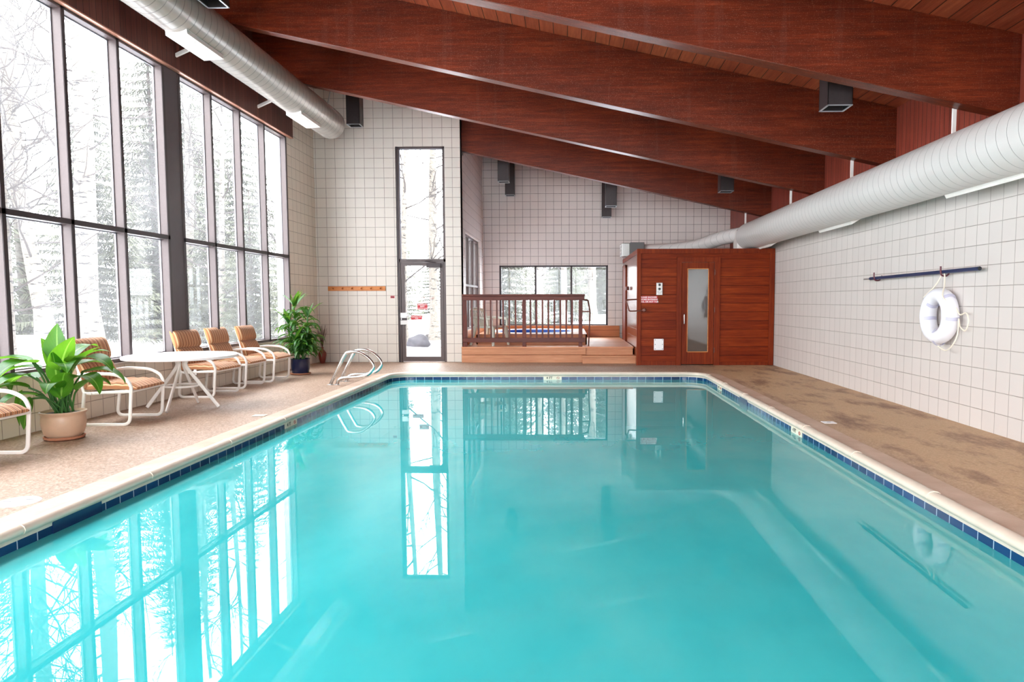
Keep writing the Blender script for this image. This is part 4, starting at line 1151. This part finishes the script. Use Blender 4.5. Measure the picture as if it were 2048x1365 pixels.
# ------------------------------------------------------------------ plants
def leaf(mb, base, direction, length, width, droop, curl=.25, nl=9, stem=None, twist=0, tipk=1.0, shape=1.0):
    """arching leaf blade with a folded midrib; UV x = across (-.5..5), y = along in metres"""
    uvl = mb.bm.loops.layers.uv.verify()
    d = Vector(direction).normalized(); p = Vector(base); side0 = d.cross(Vector((0, 0, 1)))
    if side0.length < .1: side0 = Vector((1, 0, 0))
    side0.normalize(); rows = []; st = length/nl
    for i in range(nl+1):
        u = i/nl
        w = width*(math.sin(PI*min(1, u**(.72*shape)))**.85)*(1 if u < .98 else 0)
        if u == 0: w = width*.06
        if i == nl: w = width*.01
        side = side0.copy(); side.rotate(Matrix.Rotation(twist*u, 3, d))
        nn = side.cross(d).normalized()
        rows.append([(p-side*w*.5+nn*w*curl*.5, -.5), (p-side*w*.27+nn*w*curl*.18, -.27), (p.copy(), 0), (p+side*w*.27+nn*w*curl*.18, .27), (p+side*w*.5+nn*w*curl*.5, .5)])
        p = p + d*st
        ax = side0
        d.rotate(Matrix.Rotation(-droop/nl*(.4+1.2*u), 3, ax))
    vs = [[mb.bm.verts.new(q[0]) for q in r] for r in rows]
    for i in range(nl):
        for j in range(4):
            f = mb.bm.faces.new([vs[i][j], vs[i][j+1], vs[i+1][j+1], vs[i+1][j]])
            for lp, (ii, jj) in zip(f.loops, [(i, j), (i, j+1), (i+1, j+1), (i+1, j)]): lp[uvl].uv = (rows[ii][jj][1], ii*st)
def build_leafmesh(mb, name, mat, parent):
    me = bpy.data.meshes.new(name); mb.bm.to_mesh(me); mb.bm.free()
    o = bpy.data.objects.new(name, me); COL.objects.link(o); me.materials.append(M[mat]); o.parent = parent
    for p in me.polygons: p.use_smooth = True
    return o

p1 = empty('potted_plant', (-4.73, 6.40, 0), label='broad-leaved plant in a beige pot near the left edge', cat='potted plant')
MB().lathe([(0, .0), (.135, .0), (.162, .012), (.168, .03), (.158, .034), (.145, .018), (0, .016)], (0, 0, 0), 40).build('saucer', 'terracotta', p1, smooth=True)
MB().lathe([(.11, .018), (.132, .026), (.158, .055), (.172, .10), (.180, .16), (.178, .205), (.174, .225), (.178, .238), (.189, .252), (.189, .264), (.178, .266), (.170, .25), (.163, .235), (0, .235)], (0, 0, 0), 48).build('pot', 'beigepot', p1, smooth=True)
MB().lathe([(0, .25), (.09, .252), (.163, .242)], (0, 0, 0), 24).build('soil', 'soil', p1, smooth=True)
random.seed(11)
def camdir(dx, dz, dy=0): return Vector((dx, dy, dz))
# (petiole end offset x,y,z ; blade direction ; length ; width ; droop)
blades = [((-.33, -.06, .20), (-.1, -.15, -.9), .34, .17, .3), ((-.12, -.24, .16), (-.05, -.3, -.9), .30, .15, .2), ((-.26, -.04, .34), (-.45, -.8, .0), .36, .22, 1.3),
          ((-.02, .0, .42), (-.08, .05, 1), .40, .25, .25), ((.03, -.05, .38), (.32, -.1, 1), .38, .25, .7), ((-.16, -.12, .47), (-.9, -.3, .3), .44, .22, 1.3),
          ((-.10, -.16, .46), (-.30, -.75, .15), .40, .29, 1.7), ((.08, .0, .44), (.9, -.1, .42), .50, .28, 1.8), ((.08, -.12, .38), (.5, -.5, .6), .38, .22, 2.1),
          ((.14, .06, .34), (.9, .3, .3), .44, .24, 1.9), ((.14, -.06, .30), (.8, -.3, .35), .46, .22, 2.2), ((-.1, -.17, .16), (-.25, -.5, .2), .42, .17, 2.4), ((-.22, .0, .3), (-.9, .1, .25), .42, .24, 2.0),
          ((-.20, -.12, .22), (-.8, -.4, .4), .40, .2, 2.3), ((.06, -.1, .12), (.3, -.3, .9), .42, .19, 1.2), ((-.02, .08, .44), (.1, .6, .6), .44, .24, 1.4), ((.02, .12, .4), (.5, .8, .3), .44, .22, 1.7),
          ((-.1, .1, .5), (-.6, .7, .4), .42, .22, 1.5), ((.0, -.06, .26), (.1, -.2, 1), .34, .16, .6), ((-.05, .02, .34), (-.3, .1, 1), .40, .2, .7), ((.03, .05, .28), (.35, .1, .9), .44, .2, 1.1),
          ((-.16, -.02, .40), (-1, -.3, .2), .38, .2, 1.3), ((.10, -.02, .36), (.5, .1, .8), .42, .23, 1.5), ((.05, -.14, .2), (.25, -.6, .6), .38, .2, 2.2), ((.12, .02, .18), (.7, .0, .7), .38, .18, 1.9)]
for (ex, ey, ez), d_, ln, wd, dr_ in blades:
    mb = MB(); B0 = Vector((random.uniform(-.06, .06), random.uniform(-.06, .06), .24)); E0 = Vector((ex, ey, ez+.27))
    leaf(mb, E0, d_, ln, wd, dr_, .22, 12, shape=.85)
    lf = build_leafmesh(mb, 'leaf', 'leaf_big', p1)
    mid = B0.lerp(E0, .55)+Vector((0, 0, .05)); e2 = E0+Vector(d_).normalized()*.02
    MB().tube(smooth_path([B0, mid, e2], 5), [.009]*11, 7).build('leaf_stalk', 'stem', lf, smooth=True)

p2 = empty('potted_plant', (-4.72, 12.18, 0), label='tall leafy corn plant in a navy blue pot by the tiled corner', cat='potted plant')
MB().lathe([(0, 0), (.15, 0), (.175, .012), (.178, .03), (.165, .032), (.15, .016), (0, .014)], (0, 0, 0), 32).build('saucer', 'terracotta', p2, smooth=True)
MB().lathe([(.12, .016), (.14, .03), (.155, .1), (.16, .2), (.16, .265), (.168, .28), (.155, .284), (.148, .26), (0, .25)], (0, 0, 0), 40).build('pot', 'bluepot', p2, smooth=True)
MB().lathe([(0, .262), (.148, .255)], (0, 0, 0), 20).build('soil', 'soil', p2)
random.seed(5)
for ci, (bx, by, hh, lean, nl_) in enumerate([(-.02, .02, .98, (-.07, -.02), 58), (.05, -.02, .78, (.12, -.03), 50), (-.06, .03, .66, (-.16, .02), 44), (.04, .05, .48, (.12, .1), 38), (0, -.05, .36, (-.03, -.1), 34), (.04, -.05, .30, (.08, -.08), 30)]):
    top = Vector((bx+lean[0], by+lean[1], .25+hh)); b0 = Vector((bx, by, .25))
    st2 = MB().tube(smooth_path([b0, b0.lerp(top, .5)+Vector((lean[0]*.2, 0, 0)), top], 5), [.013]*10+[.008], 8).build('cane', 'stem', p2, smooth=True)
    mb = MB()
    for k in range(nl_):
        u = random.uniform(.22, 1.0); p = b0.lerp(top, u); a = k*2.4+random.uniform(-.3, .3)
        el = random.uniform(.15, .9) + (u > .93)*.9
        dd = (math.cos(a), math.sin(a), el)
        leaf(mb, p, dd, random.uniform(.26, .42), random.uniform(.055, .088), random.uniform(1.6, 2.7) if u < .93 else random.uniform(.3, 1.1), .3, 8, twist=random.uniform(-.6, .6), shape=.9)
    build_leafmesh(mb, 'leaves', 'leaf_long', st2)
mb = MB(); leaf(mb, (-.05, 0, 1.18), (.25, 0, 1), .33, .075, .3, .25, 9); leaf(mb, (-.1, 0, 1.15), (-.12, .0, 1), .28, .09, .2, .25, 9)
build_leafmesh(mb, 'top_leaves', 'leaf_long', p2)

for root in (p1, p2):      # leaves bend where they meet the wall and the panes
    for o in list(root.children_recursive):
        if o.type == 'MESH' and ('leaf' in o.name or 'lea' in o.name):
            for v_ in o.data.vertices:
                wx = v_.co.x + root.location.x; wz = v_.co.z
                lim = -5.255 if wz < .62 else -5.33
                if wx < lim: v_.co.x = lim + (lim-wx)*.15 - root.location.x
vs_ = empty('floor_vase', (-5.12, 14.42, 0), label='dark red clay vase of dried twigs in the tiled corner', cat='vase')
MB().lathe([(0, 0), (.045, 0), (.05, .01), (.068, .09), (.082, .17), (.075, .225), (.045, .265), (.026, .29), (.024, .31), (.032, .335), (.026, .335), (.018, .31), (0, .30)], (0, 0, 0), 32).build('vase_body', 'redvase', vs_, smooth=True)
random.seed(3); mb = MB()
for k in range(34):
    a = random.uniform(0, 2*PI); r_ = random.uniform(.01, .13); h = random.uniform(.32, .5)
    mb.tube([(0, 0, .3), (r_*.35*math.cos(a), r_*.35*math.sin(a), .3+h*.5), (r_*math.cos(a), min(.12, r_*math.sin(a)), .3+h)], [.003, .0025, .0015], 4)
tw = mb.build('twigs', 'twig', vs_); tw['kind'] = 'stuff'

# ------------------------------------------------------------------ outdoors
def gz(x, y):
    s_ = lambda v: max(0, min(1, v))**2*(3-2*max(0, min(1, v)))
    left = s_((-4.2-x)/2.2)*s_((19-y)/5)
    z = .40*left + .42*math.exp(-((x+13)**2/16+(y-17.3)**2/14))*left*1.0
    z += 1.1*s_((y-24)/30) + .5*s_((-14-x)/20)
    z += .05*math.sin(x*1.3+y*.7)+.04*math.sin(x*.6-y*1.1)-.1
    return z
mb = MB(); nx, ny = 70, 90; vv = {}
def gx(i): return -48+i*1.35
def gy(j): return -14+j*1.0
for i in range(nx+1):
    for j in range(ny+1):
        x, y = gx(i), gy(j)
        vv[i, j] = (x, y, gz(x, y))
def inside(x, y): return (XL-.27 < x < 4.9 and -4.0 < y < YD+.27) or (XPIER-.27 < x < 4.9 and -4 < y < YF+.27)
bmv = {}
for i in range(nx):
    for j in range(ny):
        q = [(i, j), (i+1, j), (i+1, j+1), (i, j+1)]
        if all(inside(vv[k][0], vv[k][1]) for k in q): continue
        if any(inside(vv[k][0], vv[k][1]) for k in q):
            # subdivide cells crossing the building outline
            n_ = 12
            for a in range(n_):
                for b in range(n_):
                    x0 = gx(i)+1.35*a/n_; y0 = gy(j)+b/n_; x1 = x0+1.35/n_; y1 = y0+1/n_
                    if inside((x0+x1)/2, (y0+y1)/2): continue
                    mb.quad((x0, y0, gz(x0, y0)), (x1, y0, gz(x1, y0)), (x1, y1, gz(x1, y1)), (x0, y1, gz(x0, y1)))
            continue
        fs = []
        for k in q:
            if k not in bmv: bmv[k] = mb.bm.verts.new(vv[k])
            fs.append(bmv[k])
        mb.bm.faces.new(fs)
sn = mb.build('snow_ground', 'snow', None, smooth=True); tag(sn, 'snow covered ground outside the windows', 'snow', kind='stuff')

def limb(mb, p, d, length, r, depth, rnd):
    n = 4; pts = [p.copy()]; rs = [r]
    for i in range(n):
        d = (d+Vector((rnd.uniform(-.25, .25), rnd.uniform(-.25, .25), rnd.uniform(-.05, .22)))).normalized()
        p = p+d*length/n; pts.append(p.copy()); rs.append(r*(1-.75*(i+1)/n))
        if depth > 0 and i > 0:
            for _ in range(2 if depth > 1 else 2):
                dd = (d+Vector((rnd.uniform(-1, 1), rnd.uniform(-1, 1), rnd.uniform(-.5, .6)))).normalized()
                limb(mb, p.copy(), dd, length*rnd.uniform(.45, .65), r*.5, depth-1, rnd)
    mb.tube(pts, rs, 4 if depth < 2 else 5)
def aspen(seed, h=13, r=.2, low=2.5, lean=(0, 0), nb=24):
    rnd = random.Random(seed)
    pts, rs = [], []
    wob = [rnd.uniform(-.12, .12) for _ in range(4)]
    for i in range(15):
        u = i/14; z = u*h
        flare = 1+.5*max(0, 1-u*14)
        pts.append(Vector((lean[0]*u*h+wob[0]*math.sin(u*6+wob[1]*20), lean[1]*u*h+wob[2]*math.sin(u*5), z))); rs.append(max(.02, r*(1-.75*u))*flare)
    t0 = MB().tube(pts, rs, 14)
    me1 = t0.bm; bm = bmesh.new(); bm.free()
    tr = t0.build('trunk', 'aspen', None, smooth=True)
    mb = MB()
    for k in range(nb):
        z = low+(h-low)*(k/nb)**1.0; u = z/h; i = int(u*14); p = pts[i].lerp(pts[min(14, i+1)], u*14-i)
        a = rnd.uniform(0, 2*PI); d = Vector((math.cos(a), math.sin(a), rnd.uniform(.0, .7))).normalized()
        limb(mb, p, d, rnd.uniform(1.6, 3.2)*(1-.5*u), .028*(1-.5*u)+.010, 2 if k % 2 == 0 else 1, rnd)
    br = mb.build('branches', 'branch', None)
    return tr, br
def mk_tree(name, parts, loc, rz, sc, label, cat, group):
    e = empty(name, loc, rz, label, cat, group); e.scale = (sc, sc, sc)
    for i, p in enumerate(parts):
        c = p if p.parent is None and not p.get('used') else p.copy()
        if c is not p: COL.objects.link(c)
        p['used'] = 1
        c.parent = e
    return e
AG = 'bare aspens standing in the snow'
A1 = aspen(1, 14, .27, 3.2, (-.004, .0)); A2 = aspen(2, 13, .2, 2.2, (-.045, -.03)); A3 = aspen(3, 12, .12, 1.6, (.02, 0), 22)
def place(parts, x, y, rz, sc, lbl): return mk_tree('aspen_tree', parts, (x, y, gz(x, y)-.1), rz, sc, lbl, 'tree', AG)
place(A1, -11.3, 16.3, 0, 1.0, 'thick straight white aspen trunk outside, seen left of the window column')
place(A2, -12.7, 16.7, 0, .95, 'leaning white aspen trunk outside at the far left panes')
mid = 'thin bare aspen further out in the snow beyond the left windows'
for x, y, rz, sc, p in [(-10.2, 20.5, 1, .9, A3), (-9.0, 24.5, 2, 1.1, A3), (-15.5, 13, 3, 1.2, A3), (-16.5, 21, 4, 1.0, A1), (-10.5, 31, 5, 1.1, A1), (-8.6, 10.6, 2.2, .55, A3),
                        (-19, 16, .5, 1, A2), (-14.2, 25.5, 2.5, 1, A2), (-12, 8.5, 1.2, 1.0, A3), (-13, 3, 2, 1, A1), (-11, -2, 3, 1, A2)]:
    place(p, x, y, rz, sc, mid)
place(A3, -5.3, 22.6, .3, 1.0, 'slender pale aspen trunk seen at the left side of the glass door')
place(A1, -4.75, 25.0, 2.0, .8, 'aspen seen through the tall window above the door, right of its middle')
place(A2, -2.2, 26.5, 1.3, .8, 'aspen trunk outside the left pane of the far triple window')
place(A1, -1.15, 29, 1.9, .75, 'aspen trunk outside the middle pane of the far triple window')
place(A1, 1.3, 36, .9, .9, 'broad aspen trunk outside the right pane of the far triple window')
place(A3, -.2, 32, 2.9, 1.2, 'slim aspen behind the middle pane of the far triple window')

def fir(seed, h=12, rad=2.6, whorls=34):
    rnd = random.Random(seed)
    tr = MB().tube([(0, 0, 0), (0, 0, h*.5), (0, 0, h)], [.16, .1, .015], 8).build('trunk', 'firtrunk')
    mb = MB()
    for w_ in range(whorls):
        u = w_/whorls; z = .5+(h-.6)*u; R = rad*(1-u)**.85*rnd.uniform(.85, 1.1)+.12
        nb = 8 if u < .6 else 6
        for b in range(nb):
            a = 2*PI*(b+rnd.random()*.7)/nb+w_; ca, sa = math.cos(a), math.sin(a)
            ns = max(3, int(R*4.2)); dr = .35+.25*rnd.random()
            prev = Vector((0, 0, z))
            for s_ in range(ns):
                q = (s_+1)/ns; p = Vector((ca*R*q, sa*R*q, z-dr*R*.5*q+.12*R*q*q*1.2))
                L = .34*(1-.45*q)*min(1.4, .5+R/2)
                side = Vector((-sa, ca, 0))
                wv_ = (p-prev)
                for sg in (-1, 1):
                    for q3 in range(4):
                        b0 = prev.lerp(p, q3/4+.05*rnd.random()); l_ = L*rnd.uniform(.65, 1.2)
                        tip = b0+side*sg*l_+Vector((ca*.15, sa*.15, -l_*rnd.uniform(.1, .9)))
                        mb.quad(b0, b0+wv_*.24, tip+wv_*.14, tip)
                mb.quad(prev-side*.012, prev+side*.012, p+side*.012, p-side*.012)
                prev = p
    bmesh.ops.remove_doubles
    me = bpy.data.meshes.new('needles'); mb.bm.to_mesh(me); mb.bm.free()
    nd = bpy.data.objects.new('needles', me); COL.objects.link(nd); me.materials.append(M['fir'])
    return tr, nd
F1 = fir(1); F2 = fir(2, 9, 2.2, 28); F3 = fir(3, 14, 3.0, 38)
FG = 'dark firs behind the aspens'
def firp(p, x, y, rz, sc, lbl): return mk_tree('fir_tree', p, (x, y, gz(x, y)-.15), rz, sc, lbl, 'tree', FG)
firl = 'dark green fir in the woods beyond the left windows'
for x, y, rz, sc, p in [(-13.8, 20.2, 0, .85, F1), (-17, 18.2, 1, 1, F3), (-20.5, 22, 2, 1.1, F1), (-12.2, 24.2, 3, .8, F2), (-16, 27, 4, 1.1, F3), (-10.5, 27.5, 5, .8, F1), (-9.2, 20.2, 1.1, .62, F2),
                        (-18.5, 12, .5, .9, F1), (-21, 6, 2, 1.1, F3), (-14.5, 31, .4, 1.1, F1), (-23, 14, 1, 1.2, F2), (-24, 27, 2, 1.3, F3), (-9.3, 34, 3, 1.0, F1), (-17, 2, 3, 1, F2), (-20, -5, 1, 1.1, F1), (-19, 35, 0, 1.3, F3)]:
    firp(p, x, y, rz, sc*.85, firl)
firp(F2, -2.15, 21.6, .8, .72, 'fir whose branches reach in from the right side of the glass door view')
fb = 'distant fir beyond the glass door and the far window'
for x, y, rz, sc, p in [(-9.5, 36, 0, .6, F1), (-2.6, 31, 1, .62, F3), (-.3, 35.5, 2, .6, F1), (1.9, 41, 2, .7, F3), (-.5, 44, 2, 1, F2), (3.5, 46, 3, 1.1, F1), (7, 42, 1, 1.2, F3), (-8, 42, .5, .62, F2), (1.8, 50, 0, 1.2, F1)]:
    firp(p, x, y, rz, sc, fb)
# boulder and log outside the door
random.seed(2)
bm = bmesh.new(); bmesh.ops.create_icosphere(bm, subdivisions=4, radius=1)
for v_ in bm.verts:
    c = v_.co; k = 1+.09*math.sin(c.x*4+1)+.07*math.sin(c.y*5+2)+.06*math.sin(c.z*6+c.x*3)
    v_.co = Vector((c.x*.36*k, c.y*.32*k, c.z*.25*k))
mb = MB(); mb.bm.free(); mb.bm = bm
bo = mb.build('boulder', 'boulder', None, smooth=True, loc=(-4.55, 21.2, gz(-4.55, 21.2)+.12)); tag(bo, 'grey boulder in the snow outside the glass door', 'boulder')
lo = MB().tube([(-5.2, 25.5, gz(-5.2, 25.5)+.12), (-3.4, 25.3, gz(-3.4, 25.3)+.18), (-1.9, 25.4, gz(-1.9, 25.4)+.2)], [.1, .11, .09], 10).build('fallen_log', 'log', None, smooth=True)
tag(lo, 'fallen log in the snow behind the boulder', 'log')
